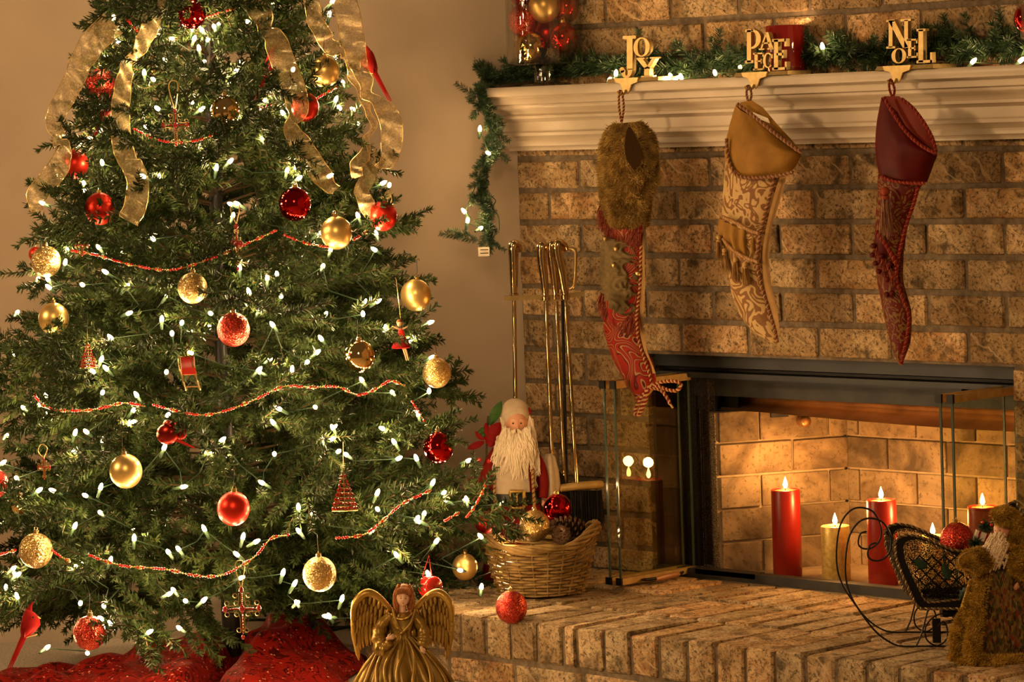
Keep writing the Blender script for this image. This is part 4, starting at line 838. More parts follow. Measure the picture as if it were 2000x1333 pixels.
pg = thing('adapter_plug', 'black adapter plug hanging on its cable in front of the skirting board', 'plug', at(572, 1203, 7.74)); MB().box(at(572, 1203, 7.74), (.036, .026, .030), (RT, TW, UP)).build('housing', M['rubber'], pg, smooth=False); MB().box(at(572, 1203, 7.74) + UP * .019, (.020, .018, .010), (RT, TW, UP)).build('socket_face', M['rubber'], pg, smooth=False)
# ================================================================== ON THE HEARTH
# -- wicker basket
M['wicker'] = noisy('willow_rod', (.13, .075, .022), (.27, .17, .058), 25, .5, bump=.3, bsc=60)
bf_ = oz(1058, 1172, 0); bc = bf_ - TW * .072; bc[2] = 0.001
bk = thing('wicker_basket', 'oval wicker basket of ornaments and cones on the left of the hearth', 'basket', bc)
def ov(a, z, gr=0, wob=0):
    k = min(1, z / .10); A_, B_ = .090 + .036 * k + gr, .062 + .024 * k + gr; zz = z + (.034 * max(0, math.cos(a)) ** 3 + .020 * max(0, -math.cos(a)) ** 3) * (z / .10) ** 2
    return bc + RT * (A_ + wob) * math.cos(a) + TW * (B_ + wob) * math.sin(a) + UP * zz
NS = 22
for i in range(NS): MB().tube([ov(2 * PI * i / NS, z) for z in np.linspace(.004, .108, 6)], .0019, 5).build('stake', M['wicker'], bk)
for j in range(15):
    z = .006 + j * .0066; MB().tube([ov(a, z + .0012 * math.sin(a * 3 + j), 0, .0036 * math.cos(a * NS / 2 + PI * j)) for a in np.linspace(0, 2 * PI, 133)[:-1]], .0030 if j > 2 else .0022, 5, closed=True).build('woven_rod', M['wicker'], bk)
for j in range(5): MB().tube([ov(a, .106 + .004 * math.sin(6 * a + j * 2 * PI / 5) + j * .0022, .003 + .005 * math.cos(6 * a + j * 2 * PI / 5)) for a in np.linspace(0, 2 * PI, 97)[:-1]], .0037, 6, closed=True).build('rim_rod', M['wicker'], bk)
MB().grid([[ov(a, .004, -.003 - .09 * k) if k < .6 else bc + UP * .004 for a in np.linspace(0, 2 * PI, 25)[:-1]] for k in (0, .3, .6)], closed_v=True).build('basket_floor', M['wicker'], bk)
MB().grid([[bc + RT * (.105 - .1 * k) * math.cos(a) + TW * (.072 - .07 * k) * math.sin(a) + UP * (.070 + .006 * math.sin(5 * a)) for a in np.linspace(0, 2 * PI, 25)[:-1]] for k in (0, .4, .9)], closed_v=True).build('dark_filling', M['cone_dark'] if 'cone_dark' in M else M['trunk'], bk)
dB = dep(bc)
ornament(1044, 1028, 30, 'gold_glitter', 'gold glittered ball lying on top of the wicker basket', d=dB - .035, group='balls in the basket', hook=False)
ornament(1089, 994, 28, 'red_shiny', 'mirror-like red ball lying at the back of the wicker basket', d=dB + .03, group='balls in the basket', hook=False)
ornament(948, 1021, 21, 'red_matte', 'satin red ball at the left end of the wicker basket rim', d=dB + .02, group='balls in the basket', hook=False)
M['cone'] = noisy('pine_cone_scale', (.10, .055, .028), (.22, .13, .07), 60, .7); M['cone_dark'] = mat('cone_core', (.02, .012, .008), .9)
def cone(c, ax, L_, R_, label, group='pine cones in the basket'):
    c = np.array(c); ax = np.array(ax, float); ax /= np.linalg.norm(ax); x = np.cross(ax, (0.1, .2, 1)); x /= np.linalg.norm(x); y = np.cross(ax, x); root = thing('pine_cone', label, 'pine cone', c, group); b = MB()
    MB().lathe(c, [(.001, -L_ / 2), (R_ * .6, -L_ * .3), (R_ * .65, 0), (R_ * .3, L_ * .38), (.001, L_ / 2)], 10, ax=(x, y, ax)).build('core', M['cone_dark'], root)
    n_ = 84
    for i in range(n_):
        t_ = i / n_; a = i * 2.39996; rr = R_ * (math.sin(PI * (.16 + .80 * t_)) ** .8); z = -L_ / 2 + L_ * t_; rad = x * math.cos(a) + y * math.sin(a); tn = np.cross(ax, rad); q = c + ax * z + rad * rr * .45; w_ = R_ * .30
        tip = c + ax * (z + R_ * .22) + rad * rr; b.add([q - tn * w_ * .4, q + tn * w_ * .4, tip + tn * w_ * .7 - ax * .001, tip + rad * R_ * .12 + ax * R_ * .10, tip - tn * w_ * .7 - ax * .001, tip - ax * R_ * .16], [(0, 1, 2, 3, 4), (0, 5, 1), (1, 5, 2), (2, 5, 3), (3, 5, 4), (4, 5, 0)])
    b.build('scales', M['cone'], root, smooth=False, kind='stuff')
cone(at(1116, 1033, dB - .005), -RT * .9 + UP * .35 + TW * .3, .085, .026, 'large pine cone lying in the right half of the basket')
cone(at(1096, 1046, dB - .045), TW * .9 + UP * .5, .05, .020, 'small pine cone pointing forward over the basket rim')
cone(at(1005, 1043, dB - .03), RT + UP * .3, .05, .018, 'small pine cone beside the gold ball at the left of the basket')
# -- fire tools
tb = oz(1100, 1131, 0); dT = dep(tb); sT = dT / CF; pT = lambda u, v, w=0: at(u, v, dT) + TW * w * sT
ft = thing('fire_tool_stand', 'brass fireplace tool stand on the hearth behind the basket', 'fireplace tools', tb, 'fireplace tools')
MB().tube([pT(1098, 566), pT(1101, 700), pT(1106, 900), pT(1110, 1128)], 3.0 * sT, 8).build('centre_post', M['black'], ft)
MB().lathe(tb, [(.050, .001), (.052, .006), (.035, .012), (.012, .018), (.008, .03)], 24, caps=True).build('round_base', M['chrome_brass'], ft)
for (a, b) in (((984, 583), (1056, 580)), ((1052, 582), (1142, 574)), ((1062, 588), (1112, 580))):
    A_, B_ = pT(*a, 6), pT(*b, 6); dd = B_ - A_; L_ = np.linalg.norm(dd); dd /= L_; MB().box((A_ + B_) / 2, (L_, 7 * sT, 9 * sT), (dd, np.cross(UP, dd), UP)).build('hook_bracket', M['brass'], ft, smooth=False)
def tool(name, label, top, mid, bot, w=8, curl=1):
    root = thing(name, label, 'fireplace tool', pT(*bot, w), 'fireplace tools'); u0, v0 = top; u1, v1 = mid
    hd_ = smoothp([pT(u0 + 14 * curl, v0 + 10, w - 6), pT(u0 + 12 * curl, v0 + 1, w - 3), pT(u0 + 2, v0 - 4, w), pT(u0 - 6 * curl + 4, v0 + 4, w), pT(u0, v0 + 22, w), pT(u0 + (u1 - u0) * .5, v0 + 55, w), pT(u1, v1 - 4, w)], 5)
    n_ = len(hd_); MB().tube(hd_, [x * sT for x in np.interp(np.linspace(0, 1, n_), [0, .15, .35, .5, .8, 1], [5, 8, 10.5, 11, 9, 6.5])], 12).build('pistol_grip', M['chrome_brass'], root)
    MB().lathe(pT(u1, v1, w), [(5 * sT, -6 * sT), (9 * sT, -4 * sT), (9 * sT, 4 * sT), (5 * sT, 6 * sT)], 16, caps=True).build('collar', M['chrome_brass'], root)
    MB().tube([pT(u1, v1, w), pT((u1 + bot[0]) / 2, (v1 + bot[1]) / 2, w), pT(*bot, w)], 4.2 * sT, 10).build('shaft', M['chrome_brass'], root); return root
tool('fire_poker', 'brass fire poker standing alone left of the other tools', (1003, 484), (1004, 580), (1011, 1118), -42, .8)
sh_ = tool('ash_shovel', 'brass ash shovel, the left tool of the clustered ones', (1058, 484), (1066, 582), (1079, 925), 12, .7)
b = MB(); b.grid([[pT(1085 + x * ww, v, 10 + z_ * (1 - x * x)) for x in (-1, -.6, 0, .6, 1)] for v, ww, z_ in ((915, 4, 3), (930, 17, 6), (955, 22, 7), (985, 23, 7), (1015, 21, 5))]); b.build('scoop', M['black'], sh_, fix=False)
tongs = tool('fire_tongs', 'brass fire tongs in the middle of the clustered tools', (1078, 482), (1086, 580), (1103, 946), 4, .8)
br = tool('hearth_brush', 'brass handled hearth brush with black bristles leaning on the hearth', (1090, 480), (1104, 580), (1126, 946), 16, 1)
MB().tube(smoothp([pT(1106, 486, 6), pT(1122, 488, 6), pT(1124, 510, 6), pT(1121, 555, 6), pT(1112, 565, 6)], 5), 3.5 * sT, 8).build('side_loop', M['brass'], ft)
b = MB(); b.grid([[pT(1092 + (1178 - 1092) * t_, 953 - 8 * math.sin(t_ * 1.6) + 8 * math.cos(a) * e, 16 + 12 * e * math.sin(a)) for a in np.linspace(0, 2 * PI, 13)[:-1]] for t_, e in ((0, .5), (.05, 1), (.5, 1), (.93, 1), (1, .7))], closed_v=True, caps=True); b.build('wooden_head', noisy('varnished_wood', (.34, .20, .05), (.45, .28, .08), 30, .35), br)
n_ = 2600; U = rng.uniform(1097, 1174, n_); Wd = rng.uniform(6, 26, n_); P = np.array([pT(a, 958, c) for a, c in zip(U, Wd)]); D = -UP[None] + RT[None] * rng.normal(0, .05, n_)[:, None] + TW[None] * rng.normal(0, .05, n_)[:, None]
o = mobj('bristles', spike_mesh('bristles', P - np.array(pT(1126, 946, 16)), D, 72 * sT * rng.uniform(.85, 1.03, n_), .0016, mat('black_bristle', (.012, .010, .009), .6)), br); o['kind'] = 'stuff'
# -- candles
def wax(name, c, deep):
    m = mat(name, c, .32, sss=.25); m.node_tree.nodes['Principled BSDF'].inputs['Subsurface Radius'].default_value = (1, .3, .1); return m
M['wax_red'] = wax('red_wax', (.20, .008, .004), 0); M['wax_top'] = mat('molten_wax_top', (.85, .40, .10), .2, sss=.4); M['wax_gold'] = noisy('brushed_gold_wax', (.50, .34, .08), (.70, .50, .16), 120, .38, metal=.5, bump=.4, bsc=160)
CL = bpy.data.lights.new('candle_glow', 'POINT'); CL.energy = CANDLE_W; CL.color = (1, .47, .13); CL.shadow_soft_size = .012
def candle(u, vt, rad, m_, label, y=.107, tip=0):
    base = oy(u, vt, y); zt = base[2]; c = np.array([base[0], base[1], .0055]); root = thing('pillar_candle', label, 'candle', c, 'lit pillar candles in the firebox'); h_ = zt - .0055
    pr_ = [(rad * .96, 0), (rad, .002), (rad, h_ - .004), (rad * .99, h_), (rad * .93, h_ + .001), (rad * .88, h_ - .003)]
    MB().lathe(c, pr_, 36, caps=False).build('wax_body', m_, root); MB().lathe(c + UP * (h_ - .003), [(rad * .88, 0), (rad * .5, -.001), (.0005, -.0015)], 30).build('melt_pool', M['wax_top'], root)
    MB().tube([c + UP * (h_ - .005), c + UP * (h_ + .005), c + UP * (h_ + .010) + RT * .001], .0010, 6).build('wick', M['rubber'], root)
    MB().lathe(c + UP * (h_ + .003), [(.0006, 0), (.0040, .003), (.0056, .008), (.0044, .014), (.0022, .020), (.0003, .026)], 14).build('flame', M['flame'], root)
    g = bpy.data.objects.new('candle_glow', CL); COL.objects.link(g); g.parent = root; g.location = (0, 0, h_ + .040)
candle(1534, 957, .0325, M['wax_red'], 'tallest red pillar candle at the left of the firebox', .105)
candle(1631, 1028, .0320, M['wax_gold'], 'gold pillar candle between the two red candles', .110)
candle(1721, 977, .0325, M['wax_red'], 'red pillar candle behind the scrolled sleigh runners', .108)
candle(1822, 1048, .0320, M['wax_gold'], 'low gold candle behind the wire sleigh', .150)
candle(1919, 990, .0325, M['wax_red'], 'red candle seen through the right glass door', .120)
# -- wire sleigh
M['gold_cord'] = mat('antique_gold_cord', (.38, .27, .13), .4, .5); M['cord_dark'] = mat('dark_cord_strand', (.10, .06, .03), .5, .3)
f0 = oz(1780, 1262, .003); dF = dep(f0); dK = dep(oz(1770, 1234, .003)); sF = dF / CF
pF = lambda u, v, w=0: at(u, v, dF) + TW * w * sF            # near side panel
kk = (dK - dF)
pK = lambda u, v: at(u, v, dF) - TW * kk                      # far side, same shape pushed back
sd_ = thing('wire_sleigh', 'black wire sleigh with scrolled runners on the right of the hearth', 'sleigh', f0 - TW * kk / 2)
run_px = [(1712, 1022), (1704, 1014), (1690, 1012), (1665, 1025), (1652, 1060), (1650, 1110), (1658, 1155), (1680, 1195), (1710, 1235), (1738, 1255), (1762, 1263), (1800, 1263), (1850, 1263), (1900, 1263), (1950, 1262), (1985, 1255), (2000, 1240)]
scroll = [(1718, 1070), (1700, 1052), (1697, 1070), (1700, 1085), (1715, 1096), (1735, 1088), (1742, 1062), (1733, 1040), (1715, 1031), (1692, 1036), (1668, 1062), (1655, 1105)]
for nm_, P_ in (('near', lambda u, v: pF(u, v)), ('far', lambda u, v: pK(u, v))):
    ppath = [P_(u, v) for u, v in ([(1712, 1061), (1699, 1066), (1695, 1085), (1704, 1095), (1722, 1094), (1738, 1078), (1740, 1050), (1725, 1022), (1700, 1013), (1678, 1020), (1660, 1045), (1652, 1085), (1652, 1130), (1662, 1165), (1682, 1198), (1710, 1234), (1738, 1255), (1762, 1263), (1800, 1263), (1860, 1263), (1920, 1263), (1970, 1262)])]
    MB().tube(smoothp(ppath, 5), 1.9 * sF, 8).build('runner', M['iron'], sd_)
    MB().tube([P_(1790, 1262), P_(1800, 1240), P_(1812, 1193)], 1.7 * sF, 7).build('strut', M['iron'], sd_); MB().tube([P_(1900, 1262), P_(1895, 1193)], 1.7 * sF, 7).build('strut', M['iron'], sd_)
    MB().tube(smoothp([P_(1850, 1197), P_(1825, 1205), P_(1808, 1225), P_(1810, 1250), P_(1830, 1262), P_(1848, 1250), P_(1850, 1228), P_(1842, 1215), P_(1832, 1224)], 5), 1.6 * sF, 7).build('scroll', M['iron'], sd_)
side = [(1748, 1060), (1756, 1050), (1775, 1045), (1800, 1050), (1830, 1062), (1860, 1075), (1900, 1080), (1940, 1070), (1965, 1040), (1985, 1010), (2010, 1000), (2030, 1040), (2025, 1120), (1990, 1190), (1798, 1190), (1788, 1180), (1765, 1130), (1750, 1090)]
inner = [(1770, 1075), (1790, 1068), (1830, 1080), (1870, 1092), (1930, 1090), (1975, 1060), (2000, 1040), (2010, 1080), (2005, 1120), (1980, 1172), (1802, 1172), (1780, 1130), (1766, 1095)]
for P_ in (lambda u, v: pF(u, v), lambda u, v: pK(u, v)):
    n_ = 72; A_ = resample([np.array([u, v, 0]) for u, v in side + side[:1]], n_ + 1)[:-1]; B_ = [np.array([np.interp(0, [0], [0])]) for _ in range(0)]
    cen = np.array([1890, 1120, 0]); B_ = [cen + (a - cen) * (1 - 19 / np.linalg.norm(a - cen)) for a in A_]
    MB().grid([[P_(a[0], a[1]) for a in A_], [P_(b_[0], b_[1]) for b_ in B_]], closed_v=True).build('side_band', M['black'], sd_, fix=False)
    MB().grid([[P_(b_[0], b_[1]) for b_ in B_], [P_(cen[0] + (b_[0] - cen[0]) * .5, cen[1] + (b_[1] - cen[1]) * .5) for b_ in B_], [P_(cen[0] + (b_[0] - cen[0]) * .02, cen[1] + (b_[1] - cen[1]) * .02) for b_ in B_]], closed_v=True).build('mesh_panel', M['lattice'] if 'lattice' in M else M['mesh'], sd_, fix=False)
    c = MB(); c.cord([P_(u, v) for u, v in side + side[:1]], .0030, .012, n=5); c.build('rope_edge', [M['gold_cord'], M['cord_dark']], sd_)
    c = MB(); c.cord([P_(b_[0], b_[1]) for b_ in B_ + B_[:1]], .0022, .010, n=4); c.build('inner_rope_edge', [M['gold_cord'], M['cord_dark']], sd_)
lt = MB()
for k in range(-9, 10):
    for sg in (-1, 1):
        seg = []
        for t_ in np.linspace(-130, 130, 60):
            u, v = 1880 + k * 24 + t_, 1122 + sg * t_
            ins = (v > 1083 - max(0, 1790 - u) * .2) and v < 1172 and u > 1772 + max(0, (v - 1095)) * .42 and u < 2003
            if ins: seg.append(pF(u, v, 1.0))
            elif len(seg) > 1: lt.tube([seg[0], seg[-1]], 1.6 * sF, 4); seg = []
            else: seg = []
        if len(seg) > 1: lt.tube([seg[0], seg[-1]], 1.6 * sF, 4)
lt.build('lattice', M['black'], sd_, kind='stuff')
MB().grid([[pF(1756, 1180), pK(1756, 1180)][0:0] or [pF(1798, 1188), pK(1798, 1188)], [pF(1990, 1188), pK(1990, 1188)]]).build('floor_panel', M['black'], sd_, fix=False)
fr_ = [(1748, 1062), (1752, 1090), (1766, 1130), (1790, 1184)]
MB().grid([[pF(u, v) * (1 - k) + pK(u, v) * k for k in np.linspace(0, 1, 7)] for u, v in fr_]).build('front_panel', M['mesh'], sd_, fix=False)
M['leafgreen'] = mat('dark_green_leaf', (.010, .035, .018), .4, .2)
for u, v, a, ln in ((1798, 1102, .5, 34), (1848, 1118, 1.2, 36), (1882, 1160, 2.2, 34), (1925, 1130, .9, 34)):
    rows_ = []
    for i in range(9):
        t_ = i / 8; w_ = 9.5 * math.sin(PI * min(1, t_ * .96 + .04)) * (1 + .22 * math.cos(i * PI)); c_ = (u + math.cos(a) * (t_ - .5) * ln, v + math.sin(a) * (t_ - .5) * ln); rows_.append([pF(c_[0] + x * w_ * -math.sin(a), c_[1] + x * w_ * math.cos(a), 4 + 2.5 * (1 - abs(x))) for x in (-1, -.5, 0, .5, 1)])
    MB().grid(rows_).build('leaf', M['leafgreen'], sd_, fix=False)
cc_ = pF(1826, 1152, 5); q_ = MB()
for i in range(60):
    t_ = i / 60; a = i * 2.4; rr = 13 * math.sin(PI * (.1 + .85 * t_)); q_.ball(cc_ + RT * (t_ - .5) * 36 * sF + (UP * math.cos(a) * rr + TW * abs(math.sin(a)) * rr * .6) * sF - UP * (t_ - .5) * 12 * sF, 2.6 * sF, 5)
q_.build('cone_relief', M['black'], sd_, kind='stuff')
MB().box(pF(1858, 1200, -40), (.030, .05, .016), (RT, TW, UP)).build('cross_block', M['black'], sd_, smooth=False); MB().box(pF(1833, 1237, -30), (.016, .006, .048), (RT, TW, UP)).build('hanging_plate', M['iron'], sd_, smooth=False)
dS = dF + kk * .5
ornament(1869, 1055, 33, 'red_glitter', 'red glittered ball riding in the wire sleigh', d=dS, group='balls in the sleigh', hook=False)
gf = thing('present', 'tiny striped red and white present in the wire sleigh', 'present', at(1918, 1048, dS - .03)); b0 = at(1918, 1048, dS - .03); axq = (RT * .9 - UP * .35, TW, UP * .9 + RT * .35)
MB().box(b0, (.030, .02, .018), axq).build('wrapped_box', M['beard'], gf, smooth=False)
for k in (-1, 1): MB().box(b0 + np.array(axq[0]) * .008 * k, (.004, .021, .019), axq).build('red_band', M['felt_red'], gf, smooth=False)
sg_ = thing('berry_sprig', 'small green sprig with red berries in the wire sleigh', 'sprig', at(1925, 1030, dS - .03)); n_ = 320; c0 = at(1925, 1030, dS - .03)
P = np.repeat(np.array([c0, at(1905, 1062, dS - .05)]), n_ // 2, 0) - c0; D = rng.normal(size=(n_, 3)); o = mobj('needles', spike_mesh('needles', P, D, .022 * rng.uniform(.5, 1, n_), .0016, M['gneedle']), sg_); o['kind'] = 'stuff'
for u, v in ((1919, 1021), (1902, 1058), (1936, 1026)): MB().ball(at(u, v, dS - .045), .0032, 10).build('berry', M['bead_red'], sg_)
# ================================================================== ON THE MANTEL
# -- evergreen garland
gl = thing('evergreen_garland', 'dark green evergreen garland along the mantel, drooping over its left end', 'garland', (.9, -.05, MT))
def sprig_mesh(seed):
    st = MB(); P, D, LL = [], [], []; rr = random.Random(seed)
    st.tube([(0, 0, 0), (.035, 0, .004), (.075, 0, .012)], .0012, 4); twig_needles(np.array([-.01, 0, 0.]), np.array([.078, 0, .012]), 150, .027, P, D, LL, spread=1.1)
    me = spike_mesh('sprig', np.concatenate(P), np.concatenate(D), np.concatenate(LL), .0019, M['gneedle']); return me
SM = [sprig_mesh(k) for k in range(5)]
gpath = smoothp([oy(958, 160, -.055), oy(1000, 158, -.060), oy(1090, 148, -.030), oy(1160, 142, -.030), oy(1260, 132, -.030), oy(1340, 128, -.03), oy(1440, 122, -.03), oy(1560, 112, -.03), oy(1660, 108, -.03), oy(1760, 100, -.03), oy(1850, 96, -.03), oy(1950, 92, -.03), oy(2060, 90, -.03)], 6)
hpath = smoothp([oy(962, 156, -.06), at(938, 180, 7.72), at(945, 215, 7.72), at(958, 250, 7.72), at(962, 290, 7.72), at(948, 335, 7.72), at(940, 370, 7.72), at(948, 410, 7.72), at(955, 445, 7.72), at(960, 478, 7.72)], 6)
def lay(path, step, rad, lab=None):
    n_ = int(plen(path) / step); q = resample(path, n_)
    for i in range(n_):
        t_ = q[min(i + 1, n_ - 1)] - q[max(i - 1, 0)]; t_ /= np.linalg.norm(t_); a = rng.normal(size=3); a -= t_ * (a @ t_); a /= np.linalg.norm(a)
        d_ = t_ * r.choice([1, -1]) * .75 + a * .7; d_ /= np.linalg.norm(d_)
        if path is gpath: d_[2] = abs(d_[2]) * .8 if q[i][2] < MT + .03 else d_[2]
        if d_[1] > .1 and path is gpath: d_[1] *= -.3
        o = mobj('sprig', SM[i % 5], gl, q[i] - origin_of(gl)); o.rotation_mode = 'QUATERNION'; o.rotation_quaternion = Vector(d_).to_track_quat('X', 'Z'); s_ = rad * r.uniform(.6, 1.05); o.scale = (s_,) * 3
lay(gpath, .0070, .86); lay(hpath, .0046, .62)
for (u, v), (a, b) in (((930, 470), (-1, .25)), ((915, 460), (-1, .5)), ((900, 462), (-1, .1)), ((925, 185), (-.5, .8))):
    o = mobj('sprig', SM[0], gl, at(u, v, 7.70) - origin_of(gl)); o.rotation_mode = 'QUATERNION'; o.rotation_quaternion = Vector(RT * a - UP * -b * .3).to_track_quat('X', 'Z'); o.scale = (.6,) * 3
for k, (u, v) in enumerate(((1400, 95), (1405, 110), (1850, 70), (1900, 68), (1960, 62), (1245, 95))):
    o = mobj('sprig', SM[k % 5], gl, oy(u, v + 10, -.035) - origin_of(gl)); o.rotation_mode = 'QUATERNION'; o.rotation_quaternion = Vector((r.uniform(-.5, .5), -.2, 1)).to_track_quat('X', 'Z'); o.scale = (.7,) * 3
MB().tube(gpath, .004, 5).build('core_wire', M['wire'], gl); MB().tube(hpath, .004, 5).build('core_wire', M['wire'], gl)
MB().tube(smoothp([at(952, 380, 7.70), at(968, 392, 7.70), at(960, 408, 7.70), at(972, 420, 7.70), at(974, 450, 7.70), at(962, 462, 7.70)], 5), .0013, 5).build('loose_wire', M['wire'], gl)
tg = thing('paper_tag', 'small white paper tag at the tip of the drooping garland', 'tag', at(945, 492, 7.72)); MB().box(at(945, 492, 7.72), (.026, .001, .021), (RT, TW, UP)).build('tag_paper', M['beard'], tg, smooth=False)
for k in range(2): MB().box(at(946, 488 + 7 * k, 7.7165), (.019, .0006, .0022), (RT, TW, UP)).build('printed_line', M['hook'], tg, smooth=False)
sg = thing('garland_lights', 'warm white miniature lights threaded through the mantel garland', 'string lights', (.9, -.06, MT))
GLI = bpy.data.lights.new('garland_glow', 'POINT'); GLI.energy = .17; GLI.color = (1, .62, .28); GLI.shadow_soft_size = .006
gb = []
for u, v in [(1190, 156), (1203, 146), (1310, 150), (1318, 155), (1331, 153), (1397, 144), (1607, 94), (1899, 122), (1992, 120), (1560, 60), (1445, 132)]:
    P_ = oy(u, v, -.075 if u != 1560 else -.02); gb.append(P_); put_bulb(P_, sg, GLI)
for u, v in [(937, 255), (955, 300), (908, 415), (913, 433), (937, 447)]: P_ = at(u, v, 7.69); gb.append(P_); put_bulb(P_, sg, GLI)
w = MB(); q = sorted(gb[:11], key=lambda p: p[0])
for a, b in zip(q[:-1], q[1:]): w.tube([a, (a + b) / 2 - UP * .004 + np.array((0, .02, 0)), b], .0013, 3)
for a, b in zip(gb[11:-1], gb[12:]): w.tube([a, (a + b) / 2, b], .0013, 3)
w.build('cable', M['wire'], sg, kind='stuff')
# -- glass pedestal vases with balls
def vase(c, label, h_=.27):
    root = thing('pedestal_vase', label, 'glass vase', c, 'glass pedestal vases')
    R0 = .088
    MB().lathe(c, [(.001, .001), (.056, .001), (.059, .003), (.056, .006), (.035, .007), (.032, .010)], 40, caps=False).build('foot', M['vase'], root)
    MB().lathe(c, [(.031, .008), (.029, .018), (.029, .036), (.034, .046)], 36).build('glass_stem', M['vase'], root); MB().lathe(c, [(.001, .012), (.024, .012), (.025, .034), (.001, .040)], 30).build('stem_core', M['vase'], root)
    MB().lathe(c, [(.001, .046), (.05, .047), (R0 - .006, .048), (R0, .053), (R0, h_), (R0 - .003, h_ + .001), (R0 - .0035, h_ - .002), (R0 - .0035, .058), (R0 - .01, .054), (.001, .054)], 56).build('bowl', M['vase'], root); return root
vc = np.array([*oy(1066, 150, -.058)[:2], MT]); vase(vc, 'tall glass pedestal vase of red and gold balls at the left end of the mantel')
dV = dep(vc)
for u, v, rp, kd, dd, lab in [(1038, 92, 31, 'gold_shiny', -.03, 'mirror-like gold ball at the bottom left of the glass vase'), (1100, 74, 29, 'red_shiny', -.035, 'mirror-like red ball at the right front of the glass vase'), (1021, 40, 30, 'red_glitter', -.02, 'red glittered ball against the left side of the glass vase'),
        (1063, 12, 31, 'gold_matte', -.045, 'satin gold ball high in the middle of the glass vase'), (1108, 14, 29, 'red_shiny', .0, 'mirror-like red ball at the upper right of the glass vase'), (1105, 90, 26, 'red_shiny', .035, 'mirror-like red ball low at the back right of the glass vase'), (1068, 66, 27, 'red_matte', .04, 'satin red ball at the back of the glass vase'), (1020, -16, 28, 'red_shiny', .0, 'mirror-like red ball cut by the upper edge, left in the glass vase')]:
    ornament(u, v, rp, kd, lab, d=dV + dd, group='balls in the glass vases', hook=False, sq=1)
vc2 = np.array([*oy(2075, 110, -.058)[:2], MT]); vase(vc2, 'second glass pedestal vase cut off by the right edge of the picture')
ornament(2010, 36, 30, 'red_shiny', 'red ball in the vase at the right edge of the picture', d=dep(vc2) - .01, group='balls in the glass vases', hook=False, sq=1)
ornament(2075, 50, 33, 'gold_matte', 'gold ball in the vase at the right edge of the picture', d=dep(vc2) - .02, group='balls in the glass vases', hook=False, sq=1)
# -- jar candle
jc = np.array([*oy(1536, 130, -.047)[:2], MT]); jr = thing('jar_candle', 'dark red jar candle standing behind the middle letter group on the mantel', 'candle', jc)
hj = oy(1536, 50, -.047)[2] - MT; M['jar'] = mat('dark_red_glass', (.22, .008, .006), .08, coat=1); M['jarwax'] = mat('red_jar_wax', (.30, .015, .01), .5)
MB().lathe(jc, [(.001, .003), (.036, .003), (.041, .008), (.0425, .020), (.0430, hj), (.041, hj + .001), (.0405, hj - .002), (.0400, hj - .02)], 44).build('jar', M['jar'], jr); MB().lathe(jc + UP * (hj - .02), [(.040, 0), (.001, 0)], 30).build('wax_surface', M['jarwax'], jr)
MB().lathe(jc, [(.055, .0005), (.058, .003), (.05, .004), (.001, .004)], 36).build('dark_saucer', M['black'], jr)
# -- brass word stocking holders
def glyph(ch):
    B = lambda x0, y0, x1, y1: [(x0, y0), (x1, y0), (x1, y1), (x0, y1)]
    def arc(cx, cy, rx, ry, tx, ty, a0, a1, n=14):
        out = []
        for i in range(n):
            a, b = a0 + (a1 - a0) * i / n, a0 + (a1 - a0) * (i + 1) / n
            th = lambda t_: (rx - tx * (.55 + .45 * abs(math.cos(t_))), ry - ty * (.6 + .4 * abs(math.cos(t_))))
            p_, q_ = th(a), th(b); out.append([(cx + rx * math.cos(a), cy + ry * math.sin(a)), (cx + rx * math.cos(b), cy + ry * math.sin(b)), (cx + q_[0] * math.cos(b), cy + q_[1] * math.sin(b)), (cx + p_[0] * math.cos(a), cy + p_[1] * math.sin(a))])
        return out
    if ch == 'J': return [B(.22, 0, 1, .075), B(.46, .07, .80, .80)] + arc(.44, .78, .36, .22, .30, .10, 0, PI * .95) + arc(.17, .80, .15, .07, .15, .07, 0, 2 * PI)
    if ch == 'O': return arc(.5, .5, .5, .5, .26, .10, 0, 2 * PI, 28)
    if ch == 'C': return arc(.5, .5, .5, .5, .26, .12, .75, 2 * PI - .75, 24) + [B(.80, .12, .95, .38)]
    if ch == 'Y': return [[(.02, .07), (.30, .07), (.60, .52), (.42, .60)], [(.74, .07), (.92, .07), (.62, .60), (.46, .52)], B(.37, .5, .63, .95), B(0, 0, .38, .08), B(.64, 0, 1, .08), B(.22, .92, .78, 1)]
    if ch == 'P': return [B(.12, .02, .38, .98), B(0, 0, .5, .08), B(0, .92, .52, 1)] + arc(.40, .29, .60, .29, .30, .09, -PI / 2, PI / 2, 14)
    if ch == 'A': return [[(.42, 0), (.62, 0), (.98, .95), (.70, .95)], [(.44, .02), (.52, .12), (.22, .95), (.10, .95)], B(.25, .58, .72, .67), B(0, .92, .36, 1), B(.58, .92, 1.05, 1)]
    if ch == 'E': return [B(.12, .02, .40, .98), B(0, 0, .92, .09), B(0, .91, .96, 1), B(.3, .45, .75, .53), B(.82, 0, .94, .25), B(.86, .74, .98, 1), B(.66, .36, .76, .62)]
    if ch == 'N': return [B(.10, .03, .26, .97), B(.76, .03, .92, 1), [(.08, .02), (.34, .02), (.92, .98), (.70, 1)], B(0, 0, .34, .07), B(.60, 0, 1.04, .07), B(0, .93, .38, 1)]
    if ch == 'L': return [B(.12, .02, .42, .98), B(0, 0, .56, .07), B(0, .92, 1, 1), B(.86, .70, .98, 1)]
